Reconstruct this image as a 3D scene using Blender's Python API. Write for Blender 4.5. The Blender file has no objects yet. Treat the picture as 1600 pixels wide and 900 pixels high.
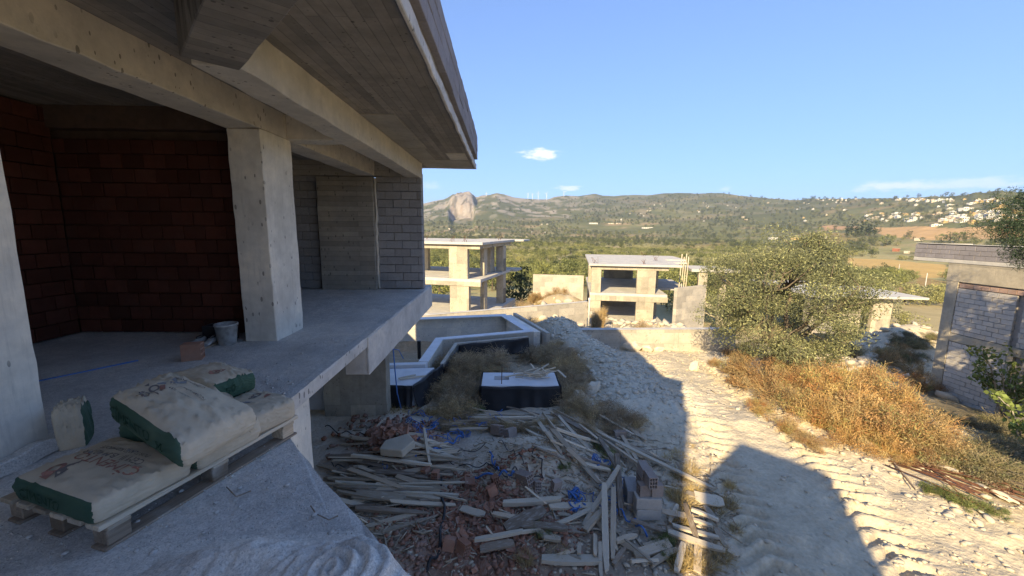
import bpy, bmesh, math, random
import numpy as np
from mathutils import Vector, Matrix

random.seed(7)
RNG = np.random.default_rng(11)
scene = bpy.context.scene
COL = scene.collection
R = math.radians

# ------------------------------------------------------------------ camera
FPX = 630.0                      # focal length in pixels of the 1600 px wide photograph
_Y = np.array([-15., 94, 630.]); _Z = np.array([38., 4223, -630.])
_Z /= np.linalg.norm(_Z); _Y -= _Y.dot(_Z) * _Z; _Y /= np.linalg.norm(_Y); _X = np.cross(_Y, _Z)
if _X[0] < 0: _X = -_X
CM = np.array([_X, _Y, _Z])      # rows: world axes seen in camera axes (right, up, forward)
cam_data = bpy.data.cameras.new('camera'); cam = bpy.data.objects.new('camera', cam_data); COL.objects.link(cam)
cam_data.sensor_width = 36; cam_data.lens = 36 * FPX / 1600; cam_data.clip_start = .05; cam_data.clip_end = 40000
m = Matrix.Identity(4)
for i in range(3):
    m[i][0] = CM[i][0]; m[i][1] = CM[i][1]; m[i][2] = -CM[i][2]
cam.matrix_world = m
scene.camera = cam

# ------------------------------------------------------------------ light
SUN_AZ, SUN_EL = 26.0, 27.0      # azimuth the shadows point to (from +Y towards +X), elevation
w = bpy.data.worlds.new('World'); scene.world = w; w.use_nodes = True
nt = w.node_tree; nt.nodes.clear()
def N(nt, typ, **kw):
    n = nt.nodes.new(typ)
    for k, v in kw.items():
        if k.startswith('i_'): n.inputs[k[2:].replace('_', ' ')].default_value = v
        else: setattr(n, k, v)
    return n
sky = N(nt, 'ShaderNodeTexSky', sky_type='NISHITA', sun_disc=False, sun_elevation=R(SUN_EL), sun_rotation=R(180 + SUN_AZ))
sky.air_density = 0.7; sky.dust_density = 0.0; sky.ozone_density = 3.0; sky.altitude = 3000
bg = N(nt, 'ShaderNodeBackground'); bg.inputs[1].default_value = 0.15
out = N(nt, 'ShaderNodeOutputWorld')
# thin clouds low over the hills, by direction in the sky
tc = N(nt, 'ShaderNodeTexCoord')
def cloud_mask(nt, az, el, wa, we, seedv, dens):
    """soft patch of cloud round one direction of the sky (azimuth, elevation in degrees)"""
    d = Vector((math.sin(R(az)) * math.cos(R(el)), math.cos(R(az)) * math.cos(R(el)), math.sin(R(el))))
    ra = Vector((math.cos(R(az)), -math.sin(R(az)), 0)); up = ra.cross(d)
    def dot(v, s):
        n = N(nt, 'ShaderNodeVectorMath', operation='DOT_PRODUCT'); nt.links.new(tc.outputs['Generated'], n.inputs[0]); n.inputs[1].default_value = v * (1 / s)
        return n.outputs['Value']
    a, b = dot(ra, R(wa)), dot(up, R(we)); f = dot(d, 1)
    cb = N(nt, 'ShaderNodeCombineXYZ'); nt.links.new(a, cb.inputs[0]); nt.links.new(b, cb.inputs[1])
    le = N(nt, 'ShaderNodeVectorMath', operation='LENGTH'); nt.links.new(cb.outputs[0], le.inputs[0])
    ns = N(nt, 'ShaderNodeTexNoise', i_Scale=1.6, i_Detail=6.0, i_Roughness=.6)
    ad = N(nt, 'ShaderNodeVectorMath', operation='MULTIPLY_ADD'); nt.links.new(cb.outputs[0], ad.inputs[0]); ad.inputs[1].default_value = (wa / we * .35, 1, 1); ad.inputs[2].default_value = (seedv, seedv * 2, 3)
    nt.links.new(ad.outputs[0], ns.inputs['Vector'])
    s1 = N(nt, 'ShaderNodeMath', operation='MULTIPLY_ADD'); nt.links.new(ns.outputs[0], s1.inputs[0]); s1.inputs[1].default_value = 1.9; s1.inputs[2].default_value = -.10
    s2 = N(nt, 'ShaderNodeMath', operation='SUBTRACT'); nt.links.new(s1.outputs[0], s2.inputs[0]); nt.links.new(le.outputs['Value'], s2.inputs[1])
    s3 = N(nt, 'ShaderNodeMapRange', interpolation_type='SMOOTHSTEP'); nt.links.new(s2.outputs[0], s3.inputs[0]); s3.inputs[1].default_value = 0; s3.inputs[2].default_value = .7; s3.inputs[4].default_value = dens
    g = N(nt, 'ShaderNodeMath', operation='GREATER_THAN'); nt.links.new(f, g.inputs[0]); g.inputs[1].default_value = .5
    mu = N(nt, 'ShaderNodeMath', operation='MULTIPLY'); nt.links.new(s3.outputs[0], mu.inputs[0]); nt.links.new(g.outputs[0], mu.inputs[1])
    return mu.outputs[0]
def pix_dir(px, py):
    v = CM @ np.array([px - 800., 450. - py, FPX]); v /= np.linalg.norm(v)
    return math.degrees(math.atan2(v[0], v[1])), math.degrees(math.asin(v[2]))
# even out the steep brightness range of the model the same way over the whole sky
sp = N(nt, 'ShaderNodeSeparateColor'); nt.links.new(sky.outputs[0], sp.inputs[0])
dn_ = N(nt, 'ShaderNodeMath', operation='MULTIPLY_ADD'); nt.links.new(sp.outputs[2], dn_.inputs[0]); dn_.inputs[1].default_value = .30; dn_.inputs[2].default_value = 1
dv_ = N(nt, 'ShaderNodeMath', operation='DIVIDE'); dv_.inputs[0].default_value = 1.75; nt.links.new(dn_.outputs[0], dv_.inputs[1])
bwn = N(nt, 'ShaderNodeRGBToBW'); nt.links.new(sky.outputs[0], bwn.inputs[0]); ds = N(nt, 'ShaderNodeMix', data_type='RGBA'); ds.inputs[0].default_value = .04; nt.links.new(sky.outputs[0], ds.inputs[6]); nt.links.new(bwn.outputs[0], ds.inputs[7])
sk = N(nt, 'ShaderNodeVectorMath', operation='SCALE'); nt.links.new(ds.outputs[2], sk.inputs[0]); nt.links.new(dv_.outputs[0], sk.inputs['Scale'])
tot = None
for (px, py, wa, we, sd, dn) in ((846, 241, 3.6, .95, 1.3, 1.), (888, 294, 2.4, .6, 4.1, .6), (1133, 295, 1.2, .4, 7.7, .3),
                                 (1400, 291, 5.5, .7, 2.9, .55), (1520, 287, 6.5, .8, 5.5, .4), (672, 290, 2.5, .8, 9.5, .2)):
    az, el = pix_dir(px, py)
    o = cloud_mask(nt, az, el, wa, we, sd, dn)
    if tot is None: tot = o
    else:
        mx = N(nt, 'ShaderNodeMath', operation='MAXIMUM'); nt.links.new(tot, mx.inputs[0]); nt.links.new(o, mx.inputs[1]); tot = mx.outputs[0]
mixc = N(nt, 'ShaderNodeMix', data_type='RGBA'); nt.links.new(tot, mixc.inputs[0]); nt.links.new(sk.outputs[0], mixc.inputs[6]); mixc.inputs[7].default_value = (3.6, 3.6, 3.65, 1)
nt.links.new(mixc.outputs[2], bg.inputs[0]); nt.links.new(bg.outputs[0], out.inputs[0])

sun_data = bpy.data.lights.new('sun', 'SUN'); sun_data.energy = 4.1; sun_data.angle = R(.53); sun_data.color = (1, .78, .46)
sun = bpy.data.objects.new('sun', sun_data); COL.objects.link(sun)
sd = Vector((math.sin(R(SUN_AZ)) * math.cos(R(SUN_EL)), math.cos(R(SUN_AZ)) * math.cos(R(SUN_EL)), -math.sin(R(SUN_EL))))
sun.rotation_euler = sd.to_track_quat('-Z', 'Y').to_euler()
scene.view_settings.view_transform = 'Standard'; scene.view_settings.look = 'None'
scene.view_settings.exposure = 1.47; scene.view_settings.gamma = 1.0
scene.cycles.diffuse_bounces = 8; scene.cycles.max_bounces = 14

# ------------------------------------------------------------------ noise and geometry helpers
def _hash(ix, iy, s):
    h = (ix.astype(np.int64) * 374761393 + iy.astype(np.int64) * 668265263 + s * 1274126177) & 0xffffffff
    h = ((h ^ (h >> 13)) * 1103515245) & 0xffffffff
    return ((h ^ (h >> 16)) & 0xffffff) / float(0xffffff)
def vnoise(x, y, s=0):
    x = np.asarray(x, float); y = np.asarray(y, float)
    ix = np.floor(x); iy = np.floor(y); fx = x - ix; fy = y - iy
    fx = fx * fx * (3 - 2 * fx); fy = fy * fy * (3 - 2 * fy)
    a = _hash(ix, iy, s); b = _hash(ix + 1, iy, s); c = _hash(ix, iy + 1, s); d = _hash(ix + 1, iy + 1, s)
    return (a * (1 - fx) + b * fx) * (1 - fy) + (c * (1 - fx) + d * fx) * fy
def fbm(x, y, octv=4, s=0, gain=.5):
    t = 0; a = 1; n = 0
    for i in range(octv):
        t = t + a * (vnoise(x * 2 ** i, y * 2 ** i, s + i * 17) - .5); n += a; a *= gain
    return t / n * 2
def sstep(a, b, x):
    t = np.clip((np.asarray(x, float) - a) / (b - a), 0, 1); return t * t * (3 - 2 * t)
def ray(px, py): return CM @ np.array([px - 800., 450. - py, FPX])
def at(px, py, z): r = ray(px, py); return r * (z / r[2])
def aty(px, py, y): r = ray(px, py); return r * (y / r[1])

def mesh_np(name, V, F, mats=None, midx=None, smooth=False, col=None):
    """mesh from numpy verts and faces (an (n,k) array or a list of tuples)"""
    me = bpy.data.meshes.new(name)
    V = np.asarray(V, np.float32)
    if isinstance(F, np.ndarray):
        n, k = F.shape
        me.vertices.add(len(V)); me.vertices.foreach_set('co', V.ravel())
        me.loops.add(n * k); me.loops.foreach_set('vertex_index', F.astype(np.int32).ravel())
        me.polygons.add(n); me.polygons.foreach_set('loop_start', np.arange(0, n * k, k, dtype=np.int32))
        me.update(calc_edges=True)
    else:
        me.from_pydata([tuple(v) for v in V], [], F); me.update()
    for mt in (mats or []): me.materials.append(mt)
    if midx is not None: me.polygons.foreach_set('material_index', np.asarray(midx, np.int32))
    if smooth: me.polygons.foreach_set('use_smooth', np.ones(len(me.polygons), bool))
    if col is not None:
        a = me.color_attributes.new('Col', 'FLOAT_COLOR', 'POINT')
        c = np.ones((len(V), 4), np.float32); c[:, :3] = col; a.data.foreach_set('color', c.ravel())
    return me
def link(name, me, parent=None, loc=None, rot=None, scale=None):
    o = bpy.data.objects.new(name, me); COL.objects.link(o)
    if parent is not None: o.parent = parent
    if loc is not None: o.location = [float(v) for v in loc]
    if rot is not None: o.rotation_euler = rot
    if scale is not None: o.scale = scale
    return o
def tag(o, label=None, cat=None, group=None, kind=None):
    if label: o['label'] = label
    if cat: o['category'] = cat
    if group: o['group'] = group
    if kind: o['kind'] = kind
    return o
def thing(name, label, cat, loc=(0, 0, 0), rz=0, group=None):
    o = bpy.data.objects.new(name, None); COL.objects.link(o); o.location = [float(v) for v in loc]; o.rotation_euler = (0, 0, rz)
    o.empty_display_size = .2
    return tag(o, label, cat, group)

class MB:
    """collects boxes, tubes and quads into one mesh"""
    def __init__(s): s.v = []; s.f = []; s.m = []
    def add(s, V, F, mi=0):
        b = len(s.v); s.v += [tuple(float(q) for q in p) for p in V]; s.f += [tuple(i + b for i in f) for f in F]; s.m += [mi] * len(F)
    def box(s, lo, hi, mi=0, M=None):
        x0, y0, z0 = lo; x1, y1, z1 = hi
        V = [(x0, y0, z0), (x1, y0, z0), (x1, y1, z0), (x0, y1, z0), (x0, y0, z1), (x1, y0, z1), (x1, y1, z1), (x0, y1, z1)]
        if M is not None: V = [M @ Vector(p) for p in V]
        s.add(V, [(0, 3, 2, 1), (4, 5, 6, 7), (0, 1, 5, 4), (1, 2, 6, 5), (2, 3, 7, 6), (3, 0, 4, 7)], mi)
    def prism(s, poly, z0, z1, mi=0):
        n = len(poly); V = [(x, y, z0) for x, y in poly] + [(x, y, z1) for x, y in poly]
        s.add(V, [tuple(range(n))[::-1], tuple(range(n, 2 * n))] + [(i, (i + 1) % n, (i + 1) % n + n, i + n) for i in range(n)], mi)
    def tube(s, pts, r, n=6, mi=0, r1=None, cap=True):
        pts = [Vector([float(q) for q in p]) for p in pts]; k = len(pts); V = []; F = []
        t0 = (pts[1] - pts[0]).normalized(); up = Vector((0, 0, 1)) if abs(t0.z) < .9 else Vector((1, 0, 0))
        nrm = t0.cross(up).normalized()
        for i, p in enumerate(pts):
            t = (pts[min(i + 1, k - 1)] - pts[max(i - 1, 0)])
            if t.length < 1e-9: t = t0
            t.normalize(); nrm = (nrm - t * nrm.dot(t)).normalized(); b = t.cross(nrm)
            rr = r if r1 is None else r + (r1 - r) * i / (k - 1)
            for j in range(n):
                a = 2 * math.pi * j / n; V.append(p + nrm * (rr * math.cos(a)) + b * (rr * math.sin(a)))
        for i in range(k - 1):
            for j in range(n): F.append((i * n + j, i * n + (j + 1) % n, (i + 1) * n + (j + 1) % n, (i + 1) * n + j))
        if cap: F.append(tuple(range(n))[::-1]); F.append(tuple(range((k - 1) * n, k * n)))
        s.add(V, F, mi)
    def mesh(s, name, mats, smooth=False): return mesh_np(name, np.array(s.v), s.f, mats, s.m, smooth)
    def obj(s, name, mats, parent=None, smooth=False, **kw):
        if not isinstance(mats, (list, tuple)): mats = [mats]
        return link(name, s.mesh(name, mats, smooth), parent, **kw)
def bevel(o, wdt=.01, seg=1):
    md = o.modifiers.new('bevel', 'BEVEL'); md.width = wdt; md.segments = seg; md.limit_method = 'ANGLE'; return o

# ------------------------------------------------------------------ materials
def new_mat(name):
    mt = bpy.data.materials.new(name); mt.use_nodes = True; nt = mt.node_tree; nt.nodes.clear()
    b = nt.nodes.new('ShaderNodeBsdfPrincipled'); o = nt.nodes.new('ShaderNodeOutputMaterial'); nt.links.new(b.outputs[0], o.inputs[0])
    b.inputs['Roughness'].default_value = .9; b.inputs['Specular IOR Level'].default_value = .2
    return mt, nt, b
def rgba(c): return (c[0], c[1], c[2], 1)
def ramp(nt, fac, stops):
    r = nt.nodes.new('ShaderNodeValToRGB'); nt.links.new(fac, r.inputs[0]); e = r.color_ramp.elements
    while len(e) < len(stops): e.new(.5)
    for k, (p, c) in zip(e, stops): k.position = p; k.color = rgba(c) if len(c) == 3 else c
    return r.outputs[0]
def mix(nt, f, a, b, mode='MIX'):
    n = nt.nodes.new('ShaderNodeMix'); n.data_type = 'RGBA'; n.blend_type = mode
    for s, v in ((0, f), (6, a), (7, b)):
        if hasattr(v, 'links') or hasattr(v, 'is_linked'): nt.links.new(v, n.inputs[s])
        elif s == 0: n.inputs[0].default_value = v
        else: n.inputs[s].default_value = rgba(v)
    return n.outputs[2]
def noise(nt, vec, scale, detail=4, rough=.55, dist=0):
    n = nt.nodes.new('ShaderNodeTexNoise'); n.inputs['Scale'].default_value = scale; n.inputs['Detail'].default_value = detail
    n.inputs['Roughness'].default_value = rough; n.inputs['Distortion'].default_value = dist
    if vec is not None: nt.links.new(vec, n.inputs['Vector'])
    return n.outputs[0]
def maprange(nt, v, a, b, c=0., d=1.):
    n = nt.nodes.new('ShaderNodeMapRange'); nt.links.new(v, n.inputs[0])
    for i, q in zip((1, 2, 3, 4), (a, b, c, d)): n.inputs[i].default_value = q
    return n.outputs[0]
def math_(nt, op, a, b=None):
    n = nt.nodes.new('ShaderNodeMath'); n.operation = op
    for i, v in ((0, a), (1, b)):
        if v is None: continue
        if hasattr(v, 'is_linked'): nt.links.new(v, n.inputs[i])
        else: n.inputs[i].default_value = v
    return n.outputs[0]
def bump(nt, b, h, strength=.5, dist=.01):
    n = nt.nodes.new('ShaderNodeBump'); n.inputs['Strength'].default_value = strength; n.inputs['Distance'].default_value = dist
    nt.links.new(h, n.inputs['Height']); nt.links.new(n.outputs[0], b.inputs['Normal'])
def mapping(nt, rot=(0, 0, 0), scale=(1, 1, 1), loc=(0, 0, 0), src='Object'):
    t = nt.nodes.new('ShaderNodeTexCoord'); mp = nt.nodes.new('ShaderNodeMapping')
    mp.inputs['Rotation'].default_value = rot; mp.inputs['Scale'].default_value = scale; mp.inputs['Location'].default_value = loc
    nt.links.new(t.outputs[src], mp.inputs[0]); return mp.outputs[0]

def concrete(name, base, boards=None, bw=.11, bl=2.2, warm=(1, .96, .9), pits=True, contrast=1., streak=None, joint=.5, ties=False, speck=False):
    """cast concrete: cloudy stains, small pits, optional formwork board marks.
    boards = rotation that brings the board direction to texture x and the board width to texture y"""
    mt, nt, b = new_mat(name)
    v = mapping(nt)
    n1 = noise(nt, v, 1.3, 6, .62); n2 = noise(nt, v, 9, 5, .65); n3 = noise(nt, v, 60, 3, .6)
    dk = tuple(c * .62 for c in base); lt = tuple(min(1, c * 1.22 * k) for c, k in zip(base, warm))
    c = ramp(nt, n1, [(.32, tuple(a * (1 - .3 * contrast) + a * .0 for a in base)), (.5, base), (.68, lt)])
    c = mix(nt, maprange(nt, n2, .35, .7, 0, .55 * contrast), c, dk)
    h = math_(nt, 'MULTIPLY', n2, .5); h = math_(nt, 'ADD', h, math_(nt, 'MULTIPLY', n3, .25))
    if streak is not None:
        sv = mapping(nt, scale=streak); s = noise(nt, sv, 3, 5, .7)
        c = mix(nt, maprange(nt, s, .52, .75, 0, .55), c, dk)
    if boards is not None:
        bv = mapping(nt, rot=boards)
        br = nt.nodes.new('ShaderNodeTexBrick'); nt.links.new(bv, br.inputs[0])
        br.inputs['Scale'].default_value = 1; br.inputs['Brick Width'].default_value = bl; br.inputs['Row Height'].default_value = bw
        br.inputs['Mortar Size'].default_value = .003; br.inputs['Mortar Smooth'].default_value = .4; br.offset = .37; br.squash = 1
        br.inputs['Color1'].default_value = (.72, .72, .72, 1); br.inputs['Color2'].default_value = (1.12, 1.1, 1.06, 1); br.inputs['Mortar'].default_value = (joint, joint, joint, 1)
        gv = mapping(nt, rot=boards); gm = nt.nodes.new('ShaderNodeMapping'); nt.links.new(gv, gm.inputs[0]); gm.inputs['Scale'].default_value = (1.2, 22, 22)
        g = noise(nt, gm.outputs[0], 3, 4, .6)
        c = mix(nt, 1, c, br.outputs['Color'], 'MULTIPLY')
        c = mix(nt, maprange(nt, g, .4, .7, 0, .35), c, tuple(a * .75 for a in base))
        h = math_(nt, 'ADD', h, math_(nt, 'MULTIPLY', g, .5))
        h = math_(nt, 'SUBTRACT', h, math_(nt, 'MULTIPLY', br.outputs['Fac'], 1.2))
    if pits:
        vo = nt.nodes.new('ShaderNodeTexVoronoi'); vo.inputs['Scale'].default_value = 22; 
        dv = nt.nodes.new('ShaderNodeVectorMath'); dv.operation = 'MULTIPLY'; dv.inputs[1].default_value = (1, 1, .45); nt.links.new(v, dv.inputs[0]); nt.links.new(dv.outputs[0], vo.inputs['Vector'])
        sel = nt.nodes.new('ShaderNodeSeparateColor'); nt.links.new(vo.outputs['Color'], sel.inputs[0])
        keep = math_(nt, 'GREATER_THAN', sel.outputs[0], .55)
        rad = math_(nt, 'MULTIPLY', sel.outputs[1], .34)
        pit = math_(nt, 'MULTIPLY', keep, math_(nt, 'LESS_THAN', vo.outputs['Distance'], rad))
        clump = maprange(nt, noise(nt, v, 2.2, 2), .42, .52)
        pit = math_(nt, 'MULTIPLY', pit, clump)
        c = mix(nt, math_(nt, 'MULTIPLY', pit, .85), c, tuple(a * .3 for a in base))
        h = math_(nt, 'SUBTRACT', h, math_(nt, 'MULTIPLY', pit, .8))
    if ties:
        vo = nt.nodes.new('ShaderNodeTexVoronoi'); vo.inputs['Scale'].default_value = 1.9; vo.inputs['Randomness'].default_value = .35; nt.links.new(v, vo.inputs['Vector'])
        wob = math_(nt, 'ADD', vo.outputs['Distance'], math_(nt, 'MULTIPLY', noise(nt, v, 25, 3), .05))
        td = math_(nt, 'LESS_THAN', wob, .075)
        c = mix(nt, math_(nt, 'MULTIPLY', td, .6), c, tuple(a * .3 for a in base)); h = math_(nt, 'SUBTRACT', h, math_(nt, 'MULTIPLY', td, .9))
    if speck:
        s1 = noise(nt, v, 95, 3, .8); s2 = noise(nt, v, 28, 4, .7)
        c = mix(nt, maprange(nt, s1, .52, .68, 0, .6), c, tuple(min(1, a * 1.35) for a in base)); c = mix(nt, maprange(nt, s1, .47, .34, 0, .75), c, tuple(a * .42 for a in base)); c = mix(nt, maprange(nt, s2, .5, .38, 0, .4), c, tuple(a * .6 for a in base))
        h = math_(nt, 'ADD', h, math_(nt, 'MULTIPLY', s1, .9)); h = math_(nt, 'ADD', h, math_(nt, 'MULTIPLY', s2, .9))
    nt.links.new(c, b.inputs['Base Color']); bump(nt, b, h, .6, .012)
    b.inputs['Roughness'].default_value = .88
    return mt

def piece_mat(name, base, var=.25, warm=.0, scale=14, dirt=(.5, .5, .48), dirt_amt=.25, rough=.95, bstr=.5):
    """masonry, wood or stone whose every object takes its own tint"""
    mt, nt, b = new_mat(name)
    oi = nt.nodes.new('ShaderNodeObjectInfo'); v = mapping(nt)
    ad = nt.nodes.new('ShaderNodeVectorMath'); ad.operation = 'ADD'; nt.links.new(v, ad.inputs[0])
    cb = nt.nodes.new('ShaderNodeCombineXYZ'); r9 = math_(nt, 'MULTIPLY', oi.outputs['Random'], 37.); nt.links.new(r9, cb.inputs[0]); nt.links.new(r9, cb.inputs[1]); nt.links.new(cb.outputs[0], ad.inputs[1])
    n1 = noise(nt, ad.outputs[0], scale, 5, .6); n0 = noise(nt, ad.outputs[0], scale * .22, 3)
    lo = tuple(c * (1 - var) for c in base); hi = tuple(min(1, c * (1 + var + w_)) for c, w_ in zip(base, (warm, warm * .5, 0)))
    c = ramp(nt, oi.outputs['Random'], [(0, lo), (.5, base), (1, hi)])
    c = mix(nt, maprange(nt, n1, .35, .75, 0, .5), c, tuple(q * .6 for q in base))
    c = mix(nt, maprange(nt, n0, .45, .7, 0, dirt_amt), c, dirt)
    nt.links.new(c, b.inputs['Base Color']); bump(nt, b, n1, bstr, .006); b.inputs['Roughness'].default_value = rough
    return mt
def wood_mat(name, base, var=.3):
    mt, nt, b = new_mat(name)
    oi = nt.nodes.new('ShaderNodeObjectInfo'); v = mapping(nt, scale=(1.5, 26, 26))
    ad = nt.nodes.new('ShaderNodeVectorMath'); ad.operation = 'ADD'; nt.links.new(v, ad.inputs[0])
    cb = nt.nodes.new('ShaderNodeCombineXYZ'); r9 = math_(nt, 'MULTIPLY', oi.outputs['Random'], 61.); nt.links.new(r9, cb.inputs[1]); nt.links.new(r9, cb.inputs[0]); nt.links.new(cb.outputs[0], ad.inputs[1])
    g = noise(nt, ad.outputs[0], 2.2, 5, .7, .4)
    lo = tuple(c * (1 - var) for c in base); hi = tuple(min(1, c * (1 + var)) for c in base)
    c = ramp(nt, oi.outputs['Random'], [(0, lo), (.5, base), (1, hi)])
    c = mix(nt, maprange(nt, g, .42, .66, 0, .65), c, tuple(q * .5 for q in base))
    v2 = mapping(nt); n2 = noise(nt, v2, 6, 4)
    c = mix(nt, maprange(nt, n2, .5, .7, 0, .4), c, (.52, .50, .45))
    nt.links.new(c, b.inputs['Base Color']); bump(nt, b, g, .5, .004)
    return mt
def plain(name, c, rough=.6, spec=.3, nscale=None, namt=.3, metal=0):
    mt, nt, b = new_mat(name)
    if nscale:
        n1 = noise(nt, mapping(nt), nscale, 4); cc = mix(nt, maprange(nt, n1, .35, .7, 0, 1), c, tuple(q * (1 - namt) for q in c)); nt.links.new(cc, b.inputs['Base Color']); bump(nt, b, n1, .3, .005)
    else: b.inputs['Base Color'].default_value = rgba(c)
    b.inputs['Roughness'].default_value = rough; b.inputs['Specular IOR Level'].default_value = spec; b.inputs['Metallic'].default_value = metal
    return mt

# ------------------------------------------------------------------ terrain height
SKYL = [(300,322),(480,320),(600,322),(640,320),(660,318),(681,313),(694,311),(706,305),(723,302),(734,301),(740,304),(744,308),(753,305),(765,304),(776,301),(787,303),(803,308),(820,310),(841,311),(856,311),(867,307),(884,305),(903,306),(930,302),(941,305),(960,306),(990,304),(1010,305),(1036,302),(1059,301),(1089,302),(1127,301),(1152,305),(1195,309),(1237,312),(1250,312),(1269,309),(1282,310),(1333,310),(1382,309),(1415,309),(1449,307),(1482,306),(1511,304),(1522,300),(1538,301),(1558,297),(1576,299),(1600,300),(1700,304),(1900,310)]
_sa = []; _st = []
for px, py in SKYL:
    v = ray(px, py); _sa.append(math.degrees(math.atan2(v[0], v[1]))); _st.append(v[2] / math.hypot(v[0], v[1]))
_sa = [-180, -60] + _sa + [75, 180]; _st = [.06, .05] + _st + [.06, .06]
ROADP = np.array([(3.9, 0.0), (4.4, 3.0), (4.9, 5.5), (5.5, 8.0), (6.2, 11.0), (6.8, 14.0), (7.1, 16.6)])
def road_st(x, y):
    """distance along and signed distance from the line of the dirt road"""
    x = np.asarray(x, float); y = np.asarray(y, float)
    cx = np.interp(y, ROADP[:, 1], ROADP[:, 0]); sl = np.interp(y, [0, 8, 17], [.2, .25, .22])
    return y * 1.03, (x - cx) / np.sqrt(1 + sl * sl)
BANK = np.array([(1.6, 19.6), (2.6, 17.5), (3.3, 14.5), (3.6, 12.0), (3.4, 9.6)])
def H(x, y, detail=True):
    x = np.asarray(x, float); y = np.asarray(y, float); r = np.hypot(x, y) + 1e-6; az = np.degrees(np.arctan2(x, y))
    zn = np.interp(y, [-60, -10, 0, 9, 17, 17.4, 20, 30, 36, 60], [-1, -4.4, -4.6, -4.6, -5.25, -5.0, -5.7, -7.6, -8.5, -11])
    zn = zn - np.clip(x - 8.5, 0, 22) * .19 * sstep(2, 10, y) - np.clip(-x - 5, 0, 15) * .0
    zn = zn + np.where(x < 2, 1, 0) * 0
    # bank of pale rubble left of the road
    bx = np.interp(y, BANK[::-1, 1], BANK[::-1, 0]); bh = np.interp(y, [8.6, 10, 12, 14.5, 17.5, 20, 22], [0, .22, .50, .80, 1.05, .6, 0])
    dx = x - bx; zn = zn + bh * np.where(dx > 0, np.exp(-(dx / 1.25) ** 2), np.exp(-(dx / 1.7) ** 2))
    # sand heap and brick heap among the waste, straw banks
    def hill(cx, cy, h, sx, sy): return h * np.exp(-((x - cx) / sx) ** 2 - ((y - cy) / sy) ** 2)
    zn = zn + hill(.75, 7.1, .62, 1.0, .9) + hill(-1.95, 7.9, .38, .7, .6) + hill(.1, 5.4, .15, 1.2, .7) + hill(-.6, 12.6, .55, 1.6, 1.4) + hill(13, 30, 1.1, 4, 3) + hill(1.5, 27.5, 1.3, 3.5, 2.2) + hill(4.5, 33, 1.4, 4, 2.5) + hill(5.6, 37.5, 2.5, 3.8, 2.2)
    zn = zn + hill(28.8, 26, 3.1, 3.6, 2.6) + hill(21.5, 24, 1.2, 4.2, 3.2) + hill(27, 27, 1.5, 4, 3)
    zn = zn + hill(10.5, 9.5, .35, 2.2, 3.5)
    V = np.interp(r, [45, 60, 100, 200, 300, 600, 900, 1500, 20000], [-9.5, -11, -14, -19.5, -23.5, -32, -37, -39, -39])
    V = np.where(y < 0, V * np.clip(1 + y / 40, 0, 1), V)
    tz = np.interp(az, _sa, _st); Rr = np.interp(az, [-180, 15, 30, 44, 52, 180], [4600, 4600, 4300, 3000, 2500, 2500])
    r0 = Rr * .33; t = np.clip((r - r0) / (Rr - r0), 0, 1); zs = tz * Rr
    cl = sstep(-7.6, -6.8, az) * (1 - sstep(-4.2, -3.7, az)); rocky = cl
    g = t ** 1.55
    gc = .28 * sstep(.0, .55, t) + .72 * sstep(.62, .80, t); g = g * (1 - cl * .9) + gc * cl * .9
    zs = np.where(t < 1, zs * (1 - cl * (1 - r / Rr)), zs)
    zf = V + (zs - V) * g
    zf = zf - np.clip(r - Rr, 0, 1e5) * .12
    amp = 4 * t * (1 - t)
    zf = zf + amp * (34 * fbm(x / 520, y / 520, 4, 5)) + sstep(900, 1500, r) * 5 * fbm(x / 160, y / 160, 3, 9) * (1 - sstep(.85, 1, t))
    zf = zf + rocky * sstep(.45, .7, t) * (1 - .6 * sstep(.8, 1, t)) * 70 * (np.abs(fbm(x / 90, y / 160, 4, 31)) - .2)
    zf = zf + 1.2 * fbm(x / 60, y / 60, 3, 40) * sstep(60, 200, r)
    k = sstep(40, 75, r); z = zn * (1 - k) + zf * k
    if detail:
        near = 1 - sstep(35, 60, r)
        s, d = road_st(x, y); onr = 1 - sstep(1.3, 2.2, np.abs(d))
        z = z + near * (.10 * fbm(x / 1.3, y / 1.3, 3, 61) + .028 * fbm(x / .28, y / .28, 3, 77) * (1 + sstep(0, 3, x)))
        bank = np.exp(-(dx / 1.5) ** 2) * (bh > .02)
        z = z + near * bank * (.13 * np.abs(fbm(x / .35, y / .35, 3, 91)))
        # wheel ruts with the tread of a loader
        for off in (-.95, .95):
            e = np.exp(-((d - off + .12 * np.sin(y * .6)) / .34) ** 2) * near * (y > 1)
            tr = np.clip(np.sin((s + np.abs(d - off) * .55) * 2 * np.pi / .30) * 2.2, -1, 1)
            z = z + e * (-.10 + .060 * tr)
        ch = np.clip(np.sin((s * .98 + d * .22) * 2 * np.pi / .24 + 3 * vnoise(x * .5, y * .5, 3)), 0, 1)
        z = z + near * onr * sstep(7.5, 10, y) * .030 * ch * sstep(.3, .6, vnoise(x / 1.1, y / 1.6, 8))
    return z
_T = 2.5 * 1.004 ** np.arange(0, 2060)
def ground(px, py):
    """point of the terrain seen at a pixel of the photograph"""
    v = ray(px, py); v = v / math.hypot(v[0], v[1]); zt = H(v[0] * _T, v[1] * _T, False); below = np.nonzero(v[2] * _T < zt)[0]
    i = below[0] if len(below) else len(_T) - 1
    if i > 0:
        a = v[2] * _T[i - 1] - zt[i - 1]; b_ = v[2] * _T[i] - zt[i]; t = _T[i - 1] + (_T[i] - _T[i - 1]) * a / (a - b_ + 1e-12)
    else: t = _T[0]
    return Vector((v[0] * t, v[1] * t, float(H(v[0] * t, v[1] * t, False))))
def gz(x, y): return float(H(x, y, False))

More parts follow.
